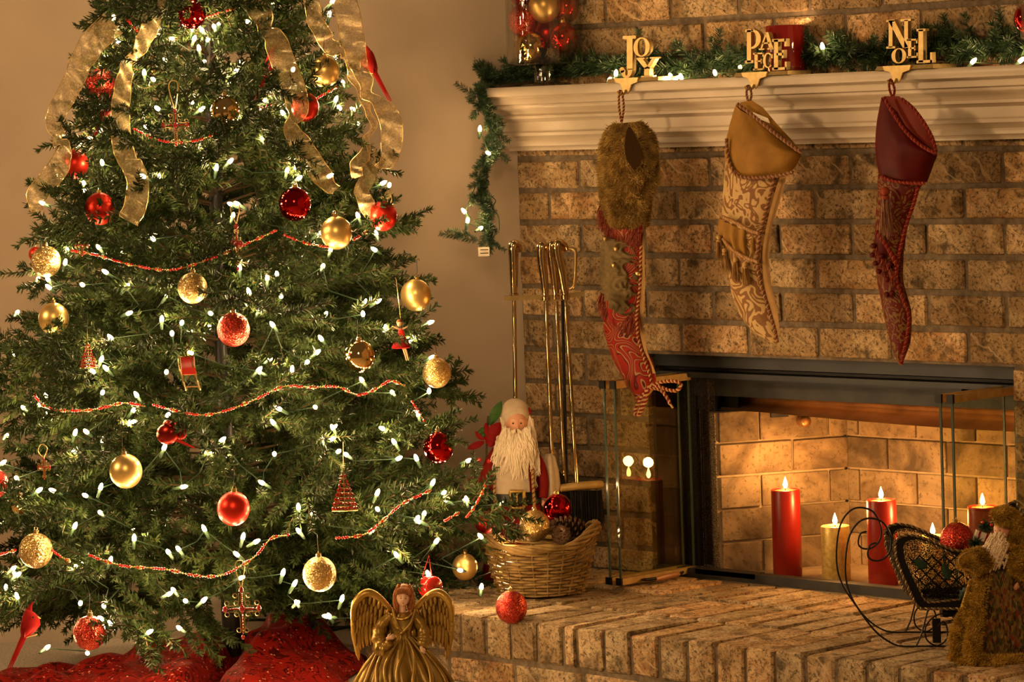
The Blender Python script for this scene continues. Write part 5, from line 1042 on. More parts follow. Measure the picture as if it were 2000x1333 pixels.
def holder(word, letters, plate, hookx, label):
    y = -.112; root = thing('stocking_holder', label, 'stocking holder', oy((plate[0] + plate[2]) / 2, plate[3], y), 'brass word stocking holders')
    for ch, x0, y0, x1, y1 in letters:
        b = MB()
        for poly in glyph(ch): b.prism([oy(x0 + (x1 - x0) * px, y0 + (y1 - y0) * py + (x1 - x0) * (.5 - px) * .05, y) for px, py in poly], (0, .012, 0))
        b.build('letter', M['satin_brass'], root, smooth=False)
    pa, pb = oy(plate[0] + 5, plate[3] - 3, -.118), oy(plate[2] - 4, plate[3] - 6, -.118); zt = MT + .009
    MB().prism([(pa[0], -.124, MT + .0006), (pb[0], -.124, MT + .0006), (pb[0] - .003, -.120, zt), (pa[0] + .003, -.120, zt)], (0, .075, 0)).build('base_plate', M['satin_brass'], root, smooth=False)
    hx = oy(hookx, plate[3], -.125)[0]
    b = MB(); b.prism([(hx - .034, -.127, zt), (hx + .040, -.127, zt), (hx + .036, -.127, MT - .001), (hx + .018, -.127, MT - .006), (hx + .012, -.127, MT - .020), (hx + .004, -.127, MT - .027), (hx - .006, -.127, MT - .025), (hx - .010, -.127, MT - .012), (hx - .016, -.127, MT - .003), (hx - .03, -.127, MT)], (0, .004, 0)); b.build('hook_plate', M['satin_brass'], root, smooth=False)
    MB().tube(smoothp([(hx + .002, -.127, MT - .018), (hx + .002, -.133, MT - .026), (hx - .004, -.142, MT - .027), (hx - .007, -.146, MT - .020)], 4), .0026, 7).build('hook', M['satin_brass'], root); return np.array([hx - .003, -.140, MT - .025])
h1 = holder('JOY', [('J', 1209, 70, 1242, 153), ('O', 1237, 73, 1269, 111), ('Y', 1243, 112, 1284, 151)], (1183, 152, 1293, 161), 1222, 'brass stocking holder reading JOY at the left of the mantel')
h2 = holder('PEACE', [('P', 1455, 57, 1486, 123), ('A', 1482, 63, 1511, 97), ('E', 1508, 76, 1537, 137), ('E', 1471, 103, 1493, 137), ('C', 1490, 103, 1510, 133)], (1431, 138, 1546, 149), 1472, 'brass stocking holder reading PEACE in front of the dark red candle jar')
h3 = holder('NOEL', [('N', 1731, 38, 1777, 94), ('O', 1741, 94, 1770, 124), ('E', 1771, 76, 1793, 113), ('L', 1790, 56, 1821, 123)], (1707, 123, 1830, 135), 1750, 'brass stocking holder reading NOEL at the right of the mantel')
# ------------------------------------------------------------------ stockings
SY = -.150
def sp3(u, v, w=0): return oy(u, v, SY - w / 880)
def sock(rows, n=26, mid=0, ripple=0, nf=7, k=5):
    """rows: (uL, vL, uR, vR, thickness px) -> closed tube of elliptical rings, refined"""
    A = smoothp([np.array(q[:3], float) for q in rows], k); B_ = smoothp([np.array([q[3], q[4], 0], float) for q in rows], k); out = []
    for i, (a, b) in enumerate(zip(A, B_)):
        L, R_ = sp3(a[0], a[1]), sp3(b[0], b[1]); c = (L + R_) / 2; h_ = (R_ - L) / 2; th = max(.5, a[2]) / 880
        out.append([c + h_ * math.cos(t_) * (1 + ripple * .25 * math.sin(nf * t_ + i * .3)) + np.array([0, -1, 0]) * th * math.sin(t_) * (1 + ripple * math.sin(nf * t_ + i * .25)) + np.array([0, mid * -1.0 / 880, 0]) for t_ in np.linspace(0, 2 * PI, n + 1)[:-1]])
    return out
def R5(*a): return [(q[0], q[1], q[4] if len(q) > 4 else 14, q[2], q[3]) for q in a]
def loop(root, hk, u, v, mats):
    e = sp3(u, v, 4); m_ = (hk + e) / 2; c = MB(); c.cord(smoothp([e, m_ - RT * .004, hk - RT * .003, hk + UP * .006, hk + RT * .004, m_ + RT * .006, e], 6), .0028, .008); c.build('hanging_loop', mats, root)
def tassel(root, u, v, L_, w, m_, m2, yo=14):
    b = MB(); b.ball(sp3(u, v, yo), .0058 * w, 10); b.tube([sp3(u, v + 5 * w, yo), sp3(u, v + 9 * w, yo)], .0050 * w, 8); b.build('tassel_head', m2, root)
    n_ = 170; P = np.array([sp3(u, v + 8 * w, yo)] * n_) + rng.normal(0, .0022 * w, (n_, 3)); D = np.tile(np.array([0, 0, -1.0]), (n_, 1)) + rng.normal(0, .10, (n_, 3)) * np.array([1, .6, .1])
    o = mobj('tassel_threads', spike_mesh('tassel_threads', P - origin_of(root), D, L_ / 880 * rng.uniform(.85, 1.05, n_), .0014, m_), root); o['kind'] = 'stuff'
def fringe(root, path, L_, m_, nm='fringe', wid=.0015, n_=1500, yo=15, tilt=-.12):
    q = np.array(resample([sp3(u, v, yo) for u, v in path], n_)); P = q + rng.normal(0, .0025, (n_, 3)) * np.array([1, .6, 1]); D = np.tile(np.array([tilt, -.12, -1.0]), (n_, 1)) + rng.normal(0, .20, (n_, 3)) * np.array([1, .7, .2])
    o = mobj(nm, spike_mesh(nm, P - origin_of(root), D, L_ / 880 * rng.uniform(.7, 1.05, n_), wid, m_), root); o['kind'] = 'stuff'
M['fur'] = mat('olive_brown_fur', (.30, .19, .07), .75, sheen=.3); t = NT(M['fur']); v = t.co(); t.set('Base Color', t.ramp(t.noise(v, 30, 3), [(.3, (.18, .105, .025)), (.6, (.42, .27, .075)), (.8, (.58, .40, .14))]))
M['cuff_shade'] = mat('cavity_shade', (.022, .011, .004), .9, spec=.02)  # near-black colour for the shade inside the fur cuff
m = mat('ochre_fur', (.40, .23, .04), .75); t = NT(m); v = t.co(); t.set('Base Color', t.ramp(t.noise(v, 50, 3), [(.3, (.26, .15, .025)), (.6, (.54, .34, .06)), (.8, (.70, .48, .12))])); M['ochre'] = m
M['cord_red'] = mat('dark_red_cord', (.16, .012, .009), .5); M['cord_gold'] = mat('gold_cord', (.42, .26, .09), .45); M['cord_mauve'] = mat('mauve_cord', (.34, .17, .09), .5); M['cord_brown'] = mat('brown_cord', (.16, .07, .03), .55); M['cord_rust'] = mat('rust_cord', (.26, .045, .02), .5)
M['threads_red'] = noisy('rust_red_thread', (.16, .014, .010), (.32, .09, .045), 300, .55)
M['gold_velvet'] = noisy('gold_velvet', (.20, .095, .014), (.31, .155, .028), 12, .6, sheen=.1, bsc=22, bdist=.012, bump=.2)
M['olive_velvet'] = noisy('olive_velvet', (.07, .045, .014), (.17, .115, .045), 20, .5, sheen=.15, bump=.3)
M['wine_velvet'] = noisy('wine_velvet', (.055, .002, .002), (.09, .004, .003), 14, .5, sheen=.03, bump=.2)
M['wine_lining'] = noisy('rust_satin_lining', (.12, .010, .005), (.17, .018, .008), 14, .5); M['tan_cloth'] = noisy('tan_cotton_back', (.30, .165, .055), (.36, .21, .08), 40, .8)
m = mat('red_contour_weave', (.42, .025, .012), .6); t = NT(m); v = t.co(); n_ = t.noise(v, 13, 1.5, .4, .8); w_ = t.math('FRACT', t.math('MULTIPLY', n_, 16.0)); t.set('Base Color', t.ramp(w_, [(.0, (.24, .012, .006)), (.60, (.22, .014, .007)), (.68, (.30, .17, .065)), (.80, (.30, .17, .065)), (.88, (.07, .004, .003))])); t.bump(w_, .3, .001); M['contour'] = m
m = mat('gold_damask', (.60, .42, .19), .5, sheen=.3); t = NT(m); v = t.co(); n_ = t.noise(v, 17, 1.2, .4, 2.6); w_ = t.math('FRACT', t.math('MULTIPLY', n_, 4.2)); t.set('Base Color', t.ramp(w_, [(.0, (.46, .30, .125)), (.46, (.42, .27, .11)), (.52, (.17, .075, .024)), (.94, (.19, .085, .028)), (1, (.46, .30, .125))])); t.bump(w_, .35, .001); M['damask'] = m
m = mat('red_gold_brocade', (.30, .05, .02), .5); t = NT(m); v = t.co(); n_ = t.noise(v, 20, 1.5, .5, 3.0); w_ = t.math('FRACT', t.math('MULTIPLY', n_, 4.5)); t.set('Base Color', t.ramp(w_, [(.0, (.10, .008, .004)), (.5, (.09, .006, .003)), (.56, (.17, .095, .025)), (.84, (.15, .08, .02)), (.9, (.10, .008, .004))])); M['brocade'] = m
def fur_on(grid, name, root, L_, dens=26000, m_='fur', wid=.0016, down=.55, jit=.35, clump=True):
    G = np.array(grid); n_, k_ = G.shape[:2]; cen = G.mean(1, keepdims=True); i = rng.integers(0, n_ - 1, dens); j = rng.integers(0, k_, dens); a, b = rng.random(dens)[:, None], rng.random(dens)[:, None]; j2 = (j + 1) % k_
    P = (G[i, j] * (1 - a) + G[i + 1, j] * a) * (1 - b) + (G[i, j2] * (1 - a) + G[i + 1, j2] * a) * b; C_ = cen[i, 0] * (1 - a) + cen[i + 1, 0] * a; N = P - C_; N /= np.linalg.norm(N, axis=1, keepdims=True) + 1e-9
    ax = cen[np.minimum(i + 1, n_ - 1), 0] - cen[i, 0]; ax /= np.linalg.norm(ax, axis=1, keepdims=True) + 1e-9
    f1 = np.sin(P @ np.array([170., 90, 130]))[:, None] * np.array([.5, .2, .4]) + np.sin(P @ np.array([60., -140, 110]))[:, None] * np.array([-.3, .3, .5]) if clump else 0
    D = N * .75 + ax * down + rng.normal(0, jit, (dens, 3)) + f1 * .6
    o = mobj(name, spike_mesh(name, P - origin_of(root), D, L_ * rng.uniform(.6, 1.1, dens), wid, M[m_]), root); o['kind'] = 'stuff'; return o
# 1: fur cuffed stocking
s1 = thing('christmas_stocking', 'stocking with a shaggy olive fur cuff and red fringes, left of the three', 'stocking', sp3(1215, 180), 'stockings hanging from the mantel')
cuff = R5((1200, 243, 1244, 238, 14), (1186, 262, 1262, 256, 24), (1184, 290, 1274, 290, 30), (1184, 318, 1277, 318, 34), (1182, 345, 1276, 345, 34), (1182, 375, 1264, 378, 32), (1188, 405, 1256, 410, 30), (1198, 430, 1252, 434, 26), (1208, 442, 1244, 444, 12))
g_ = sock([(a, b, c, d_, e) for a, b, c, d_, e in cuff], n=40)
for i, row in enumerate(g_):
    cc_ = sum(row) / len(row)
    for j in range(len(row)):
        a_ = 2 * PI * j / len(row); row[j] = row[j] + (row[j] - cc_) * (.11 * math.sin(3 * a_ + i * .16) * math.sin(i * .33 + a_ * 2) + .08 * math.sin(5 * a_ - i * .4))
MB().grid(g_, closed_v=True, caps=True).build('fur_cuff', M['fur'], s1, smooth='all'); fur_on(g_, 'fur_pile', s1, .0135, 36000)
MB().grid([[sp3(1235 + 15 * math.cos(a) * k * (1 + .35 * math.sin(a)) + 6 * math.sin(a) * k, 288 + 40 * math.sin(a) * k, 47) for a in np.linspace(0, 2 * PI, 21)[:-1]] for k, v_ in ((1, 0), (.5, 0), (.05, 0))], closed_v=True).build('cuff_shade_patch', M['cuff_shade'], s1, fix=False)  # dark sheet proud of the cuff, standing for the shade in its opening
bd = R5((1190, 420, 1256, 420, 20), (1186, 460, 1256, 460, 22), (1182, 520, 1254, 520, 24), (1182, 580, 1251, 580, 24), (1182, 630, 1249, 632, 24), (1190, 672, 1258, 680, 24), (1206, 712, 1272, 712, 24), (1226, 748, 1277, 738, 22), (1240, 772, 1276, 756, 16), (1246, 788, 1264, 776, 8))
MB().grid(sock(bd), closed_v=True, caps=True).build('red_sock_body', M['contour'], s1, smooth='all')
import mathutils.noise as mn
rf = sock(R5((1184, 462, 1248, 470, 26), (1180, 500, 1250, 500, 29), (1179, 540, 1251, 540, 30), (1184, 575, 1250, 580, 30), (1200, 605, 1246, 618, 26)), n=110, k=22)
for i, row in enumerate(rf):
    cc_ = sum(row) / len(row)
    for j in range(len(row)):
        q = row[j]; v_ = Vector((q[0] * 62, q[1] * 62, q[2] * 62)); w_ = Vector((mn.noise(v_ * .6), mn.noise(v_ * .6 + Vector((7, 3, 1))), 0)) * 1.2
        rd = (1 - abs(2 * mn.noise(v_ * .8 + w_))) ** 2.2; row[j] = cc_ + (q - cc_) * (.88 + .26 * rd)
MB().grid(rf, closed_v=True, caps=True).build('ruched_velvet_band', M['olive_velvet'], s1, smooth='all')
MB().grid([[sp3(u + x, v, 2) for x in (0, 9)] for u, v in ((1249, 440), (1251, 560), (1247, 640), (1256, 690), (1272, 730))]).build('tan_back_panel', M['tan_cloth'], s1, fix=False)
fringe(s1, [(1176, 392), (1182, 420), (1206, 444), (1250, 452)], 36, M['threads_red'], n_=1700); fringe(s1, [(1176, 572), (1186, 590), (1210, 612), (1246, 622)], 36, M['threads_red'], n_=1700)
for u, v in ((1182, 466), (1199, 518), (1246, 534), (1203, 486)): MB().ball(sp3(u, v, 30), .0062, 14).build('jingle_bell', M['brass'], s1)
c = MB(); c.cord([sp3(u, v, 26) for u, v in ((1252, 480), (1250, 560), (1243, 620), (1246, 660), (1258, 700), (1270, 735), (1274, 758))], .0035, .010); c.build('cord_trim', [M['cord_red'], M['cord_gold']], s1)
c = MB()
for pth in ([(1268, 757), (1290, 747), (1318, 745), (1330, 752), (1322, 763), (1305, 762), (1285, 755), (1266, 757)], [(1268, 757), (1290, 762), (1302, 776), (1309, 790)], [(1268, 757), (1256, 772), (1246, 790), (1240, 806), (1246, 812), (1254, 800), (1262, 780), (1266, 762)], [(1264, 760), (1256, 785), (1250, 803)]): c.cord(smoothp([sp3(u, v, 24) for u, v in pth], 5), .0042, .011)
c.build('cord_bow', [M['cord_red'], M['cord_gold']], s1)
for a, b in (((1307, 786), (1314, 797)), ((1250, 800), (1244, 814))): MB().tube([sp3(*a, 24), sp3(*b, 24)], .0026, 7).build('cord_tip', M['cord_gold'], s1)
loop(s1, h1, 1214, 240, [M['cord_red'], M['cord_gold']])
# 2: gold damask stocking
s2 = thing('christmas_stocking', 'gold velvet and damask stocking with small tassels, middle of the three', 'stocking', sp3(1465, 180), 'stockings hanging from the mantel')
MB().grid(sock(R5((1420, 300, 1534, 330, 14), (1416, 345, 1524, 352, 20), (1413, 390, 1512, 390, 20), (1412, 430, 1500, 440, 20), (1414, 480, 1492, 490, 20), (1424, 530, 1493, 540, 20), (1430, 565, 1498, 572, 20), (1440, 600, 1508, 605, 18), (1457, 630, 1516, 635, 16), (1480, 653, 1520, 655, 12), (1504, 668, 1518, 671, 5))), closed_v=True, caps=True).build('damask_body', M['damask'], s2, smooth='all')
MB().grid(sock(R5((1440, 205, 1500, 238, 18), (1434, 222, 1545, 288, 26), (1427, 245, 1560, 300, 30), (1420, 275, 1556, 315, 32), (1420, 305, 1548, 330, 32), (1428, 328, 1540, 338, 30), (1440, 342, 1532, 345, 26)), ripple=.06), closed_v=True).build('velvet_cuff', M['gold_velvet'], s2, smooth='all')
MB().grid([[sp3(*a, 10), sp3(*b, 16)] for a, b in (((1446, 200), (1442, 208)), ((1468, 196), (1470, 222)), ((1490, 210), (1496, 240)), ((1520, 245), (1526, 262)), ((1545, 272), (1548, 282)), ((1560, 290), (1558, 294)))]).build('cuff_back', M['gold_velvet'], s2, fix=False)
MB().grid([[sp3(u, v, 3), sp3(u2, v2, 3)] for u, v, u2, v2 in ((1510, 345, 1540, 330), (1503, 380, 1526, 385), (1490, 430, 1508, 440), (1484, 500, 1502, 505), (1488, 550, 1506, 555), (1500, 600, 1517, 600), (1514, 650, 1522, 640), (1516, 668, 1520, 665))]).build('tan_back_panel', M['tan_cloth'], s2, fix=False)
for pth, nm in (([(1440, 203), (1470, 225), (1510, 258), (1545, 284), (1564, 297)], 'rim_cord'), ([(1419, 272), (1421, 300), (1429, 328), (1444, 345), (1480, 347), (1520, 343), (1548, 336)], 'hem_cord'), ([(1513, 348), (1503, 385), (1491, 430), (1481, 480), (1480, 520), (1488, 560), (1500, 600), (1512, 640), (1518, 668)], 'seam_cord')):
    c = MB(); c.cord(smoothp([sp3(u, v, 31 if nm != 'seam_cord' else 19) for u, v in pth], 4), .0042, .011); c.build(nm, [M['cord_mauve'], M['cord_brown']], s2)
rf = sock(R5((1412, 425, 1486, 456, 22), (1411, 445, 1484, 478, 26), (1414, 466, 1483, 500, 25), (1420, 480, 1482, 512, 21)), n=60, k=5)
for i, row in enumerate(rf):
    for j in range(len(row)): q = row[j]; row[j] = q + (q - sum(row) / len(row)) * .14 * math.sin(j * 1.35 + i * .18)
MB().grid(rf, closed_v=True).build('gathered_velvet_band', M['gold_velvet'], s2, smooth='all')
for a in (((1412, 424), (1440, 436), (1464, 450), (1482, 456)), ((1412, 466), (1425, 482), (1450, 500), (1481, 512))): c = MB(); c.cord(smoothp([sp3(u, v, 26) for u, v in a], 5), .0040, .007, strands=3, mi=(0, 1, 0)); c.build('braid', [M['cord_mauve'], M['cord_gold']], s2)
for u, v in ((1404, 464), (1415, 490), (1437, 508), (1456, 516)): tassel(s2, u, v, 34, 1.0, M['tan_cloth'], M['cord_gold'], 24)
loop(s2, h2, 1463, 202, [M['cord_brown'], M['cord_mauve']])
lb = MB(); lb.grid([[sp3(1470 + 30 * a + 4 * b, 219 + 12 * a + 10 * b, 19) for b in (0, 1)] for a in (0, 1)]); lb.build('sewn_label', M['beard'], s2, fix=False)
# 3: wine velvet stocking
s3 = thing('christmas_stocking', 'wine red velvet and brocade stocking with a long tassel, right of the three', 'stocking', sp3(1743, 170), 'stockings hanging from the mantel')
MB().grid(sock(R5((1716, 340, 1800, 362, 14), (1714, 390, 1785, 390, 18), (1712, 430, 1774, 430, 18), (1711, 470, 1766, 470, 18), (1712, 510, 1762, 510, 17), (1716, 550, 1762, 550, 17), (1722, 580, 1770, 580, 17), (1727, 610, 1777, 606, 17), (1734, 640, 1778, 636, 16), (1742, 670, 1776, 668, 13), (1750, 698, 1768, 694, 8), (1756, 712, 1762, 712, 3))), closed_v=True, caps=True).build('brocade_body', M['brocade'], s3, smooth='all')
MB().grid(sock(R5((1724, 190, 1770, 225, 16), (1718, 225, 1810, 285, 26), (1714, 260, 1826, 300, 30), (1713, 290, 1820, 320, 32), (1716, 318, 1812, 342, 30), (1721, 340, 1808, 356, 28)), ripple=.05), closed_v=True).build('velvet_cuff', M['wine_velvet'], s3, smooth='all')
MB().grid([[sp3(*a, 8), sp3(*b, 14)] for a, b in (((1727, 188), (1727, 196)), ((1756, 188), (1756, 232)), ((1780, 208), (1784, 262)), ((1805, 240), (1806, 280)), ((1822, 272), (1820, 290)), ((1829, 292), (1826, 298)))]).build('cuff_lining', M['wine_lining'], s3, fix=False)
for pth, w_, nm in (([(1726, 190), (1745, 222), (1770, 258), (1800, 285), (1828, 300)], 29, 'rim_cord'), ([(1828, 298), (1822, 272), (1805, 240), (1782, 210), (1762, 194)], 12, 'back_rim_cord'), ([(1722, 345), (1745, 354), (1780, 358), (1806, 358)], 29, 'hem_cord'), ([(1794, 362), (1784, 400), (1770, 440), (1760, 480), (1752, 520), (1752, 550), (1764, 585), (1775, 615), (1773, 650), (1766, 685), (1760, 712)], 17, 'seam_cord')):
    c = MB(); c.cord(smoothp([sp3(u, v, w_) for u, v in pth], 4), .0040, .010); c.build(nm, [M['cord_rust'], M['cord_red']], s3)
MB().grid(sock(R5((1714, 455, 1750, 460, 20), (1712, 480, 1752, 500, 22), (1722, 500, 1748, 520, 18))), closed_v=True, caps=True).build('velvet_insert', M['wine_velvet'], s3, smooth='all')
c = MB(); c.cord(smoothp([sp3(u, v, 24) for u, v in ((1712, 452), (1730, 478), (1746, 505), (1752, 520))], 4), .005, .010); c.build('ruffle_braid', [M['cord_rust'], M['cord_red']], s3)
fringe(s3, [(1710, 480), (1724, 505), (1748, 545)], 18, M['threads_red'], n_=700, yo=20)
for i, (u, v) in enumerate(((1706, 480), (1704, 498), (1710, 514), (1722, 500), (1716, 530), (1728, 535), (1733, 545), (1732, 575), (1742, 572), (1738, 515))):
    MB().grid([[sp3(u + 6 * k * math.cos(a) - 3 * (1 - k), v + 7 * k * math.sin(a) * (1 if math.sin(a) > 0 else .7), 22 + 5 * math.sqrt(max(0, 1 - k * k))) for a in np.linspace(0, 2 * PI, 11)[:-1]] for k in (1, .7, .35, .05)], closed_v=True).build('velvet_petal', M['wine_velvet'], s3, smooth='all', fix=False)
tassel(s3, 1729, 374, 72, 1.7, noisy('mixed_thread', (.14, .012, .010), (.46, .27, .15), 900, .55), M['cord_rust'], 34); loop(s3, h3, 1744, 192, [M['cord_red'], M['cord_rust']])
# ================================================================== BEARDED FIGURES
def strands(name, root, m_, s, gens, rad=1.6, n=4):
    b = MB()
    for pts_ in gens:
        q = smoothp(pts_, 4); k = len(q); b.tube(q, [max(.25, rad * (1 - .75 * (i / k) ** 2)) * s for i in range(k)], n)
    b.build(name, m_, root, kind='stuff', smooth='all')
M['red_cloth'] = noisy('red_wool', (.16, .006, .005), (.22, .010, .007), 40, .75, sheen=.05, bump=.3); M['cream_cloth'] = noisy('cream_linen', (.48, .37, .25), (.56, .44, .30), 60, .8, bump=.3)
M['leather'] = mat('black_leather', (.012, .010, .009), .35); M['white_hair'] = mat('cream_mohair', (.80, .66, .47), .55); M['old_skin'] = mat('rosy_resin_skin', (.66, .32, .19), .42, sss=.1)
M['poin_red'] = mat('red_velvet_petal', (.22, .006, .005), .6, sheen=.05); M['poin_green'] = noisy('green_leaf', (.025, .07, .015), (.05, .12, .025), 40, .5)
def petal(root, p, u0, v0, u1, v1, w_, m_, w0=0, nm='petal'):
    du, dv = u1 - u0, v1 - v0; L_ = math.hypot(du, dv); nx, ny = -dv / L_, du / L_; g = []
    for i in range(10):
        t_ = i / 9; a = math.sin(PI * min(1, .05 + t_ * .95)) ** .8 * w_; g.append([p(u0 + du * t_ + nx * a * x, v0 + dv * t_ + ny * a * x, w0 + 4 * math.sin(PI * t_) - 2.5 * abs(x)) for x in (-1, -.5, 0, .5, 1)])
    MB().grid(g).build(nm, m_, root, smooth='all', fix=False)
def santa_one():
    base = oz(1004, 1138, 0) ; d = dep(base); s = d / CF; p = lambda u, v, w=0: at(u, v, d) + TW * w * s; rr = random.Random(3)
    root = thing('bearded_figure', 'bearded old man figure with a long cream beard and black belt behind the basket', 'figurine', base)
    MB().grid([ring(p, 1006, 862, 20, 15), ring(p, 1005, 872, 38, 22), ring(p, 1004, 892, 47, 27, fold=1, nf=7), ring(p, 1003, 930, 50, 29, fold=1.2, nf=7), ring(p, 1003, 968, 51, 30, fold=1), ring(p, 1003, 985, 52, 31), ring(p, 1003, 1030, 56, 33, fold=1.5, nf=8), ring(p, 1003, 1137, 60, 36, fold=2, nf=8)], closed_v=True, caps=True).build('red_coat', M['red_cloth'], root, smooth='all')
    MB().grid([[p(1001 + x * hw, v, w_ + 8 * (1 - x * x)) for x in np.linspace(-1, 1, 9)] for v, hw, w_ in ((880, 24, 20), (910, 31, 24), (940, 33, 26), (962, 34, 27))]).build('cream_shirt', M['cream_cloth'], root, smooth='all', fix=False)
    MB().grid([ring(p, 1003, v, rx, rz) for v, rx, rz in ((958, 52, 33), (960, 54, 35), (982, 54.5, 35.5), (984, 52, 33))], closed_v=True).build('belt', M['leather'], root)
    b = MB(); q = [(997, 956), (1023, 956), (1023, 988), (997, 988)]
    for i in range(4): b.tube([p(*q[i], 40), p((q[i][0] + q[(i + 1) % 4][0]) / 2, (q[i][1] + q[(i + 1) % 4][1]) / 2, 42), p(*q[(i + 1) % 4], 40)], 3.4 * s, 8)
    b.tube([p(1010, 960, 40), p(1010, 984, 40)], 2 * s, 6); b.build('buckle', M['gilt'], root)
    for x in (-1, 1):
        c = MB(); c.cord([p(1003 + x * 37, 884, 24), p(1003 + x * 37, 920, 30), p(1004 + x * 38, 960, 33), p(1006 + x * 38, 1000, 34)], 3.2 * s, 9 * s, strands=3, mi=(0, 1, 0)); c.build('braided_trim', [M['cord_gold'], M['cord_brown']], root)
    # sack and arms
    MB().grid([ring(p, 1072, v, rx, rx * .8, fold=1.5, nf=6, w0=-8) for v, rx in ((888, 6), (895, 12), (920, 19), (950, 22), (980, 19), (992, 10))], closed_v=True, caps=True).build('cream_sack', M['cream_cloth'], root, smooth='all')
    for sx, pts_ in ((-1, ((972, 880), (956, 905), (948, 930), (952, 955))), (1, ((1036, 880), (1054, 908), (1062, 940), (1060, 972)))): MB().tube(smoothp([p(a, b_, 4 + 3 * i) for i, (a, b_) in enumerate(pts_)], 4), [x * s for x in np.linspace(12, 9, 13)], 12).build('sleeve', M['red_cloth'], root, smooth='all')
    hand(p, s, 952, 960, 14, -1, 10, root, M['old_skin'], .9); hand(p, s, 1060, 978, 14, 1, 10, root, M['old_skin'], .9)
    head(root, p, s, 1009, 826, 22, 29, 8, turn=.05, skin=M['old_skin'], nose=1.25, old=True)
    h_ = MB(); h_.ball(p(1006, 812, -2), 31 * s, 26, ax=(RT, TW, UP), sq=(.98, .86, 1.08)); h_.build('cream_cap', M['cream_cloth'], root, smooth='all')
    petal(root, p, 1026, 812, 1034, 796, 8, M['red_cloth'], 6, 'red_ear_flap')
    hh = []
    for k in range(210):
        a = rr.uniform(-1, 1); x0 = 1009 + a * 24; y0 = 846 + rr.uniform(-4, 4) - abs(a) * 12; ln = rr.uniform(60, 112) * (1 - .25 * abs(a)); ph = rr.uniform(0, 6); x1 = 1003 + a * rr.uniform(38, 50)
        hh.append([p(x0 + (x1 - x0) * t_ + 3.2 * math.sin(ph + t_ * 9), y0 + ln * t_, 28 + 14 * math.sin(PI * min(1, t_ * 1.1)) * (1 - a * a * .6) + rr.uniform(-2, 3)) for t_ in np.linspace(0, 1, 8)])
    for k in range(60):
        sx = rr.choice((-1, 1)); x0 = 1008 + sx * rr.uniform(20, 29); y0 = rr.uniform(812, 840); ln = rr.uniform(60, 120); ph = rr.uniform(0, 6); hh.append([p(x0 + sx * 16 * t_ + 4 * math.sin(ph + t_ * 8), y0 + ln * t_, 10 + 14 * t_) for t_ in np.linspace(0, 1, 7)])
    strands('long_beard', root, M['white_hair'], s, hh, 2.2)
    hh = []
    for k in range(70):
        sx = 1 if k % 2 else -1; hh.append([p(1009 + sx * (2 + 22 * t_), 838 + rr.uniform(-3, 3) + 9 * t_ ** 1.5 + 3 * math.sin(t_ * 3), 34 - 8 * t_ + rr.uniform(-1, 2)) for t_ in np.linspace(0, 1, 5)])
    strands('moustache', root, M['white_hair'], s, hh, 1.5)
    # poinsettia staff
    ps = thing('poinsettia_spray', 'artificial poinsettia spray with a green leaf beside the bearded figure', 'artificial flower', p(951, 1136, 5))
    MB().tube(smoothp([p(954, 812, 8), p(951, 860, 8), p(950, 930, 10), p(949, 1010, 10), p(952, 1136, 5)], 5), 2.2 * s, 7).build('stem', M['twig'], ps)
    petal(ps, p, 956, 830, 980, 782, 10, M['poin_green'], 12, 'leaf')
    for a in ((953, 858, 978, 824, 13), (952, 860, 968, 868, 9), (951, 858, 949, 824, 7), (948, 858, 928, 842, 7), (946, 862, 912, 876, 7), (950, 865, 972, 840, 11), (948, 940, 914, 934, 7), (950, 944, 924, 930, 6), (950, 944, 972, 948, 8), (950, 926, 940, 950, 6), (950, 905, 966, 925, 9)): petal(ps, p, *a, M['poin_red'], 16)
    for u, v in ((936, 897), (955, 899), (944, 848), (938, 842), (942, 838)): MB().ball(p(u, v, 18), 4.6 * s, 10).build('berry', M['bead_red'] if v > 860 else M['poin_green'], ps)
santa_one()
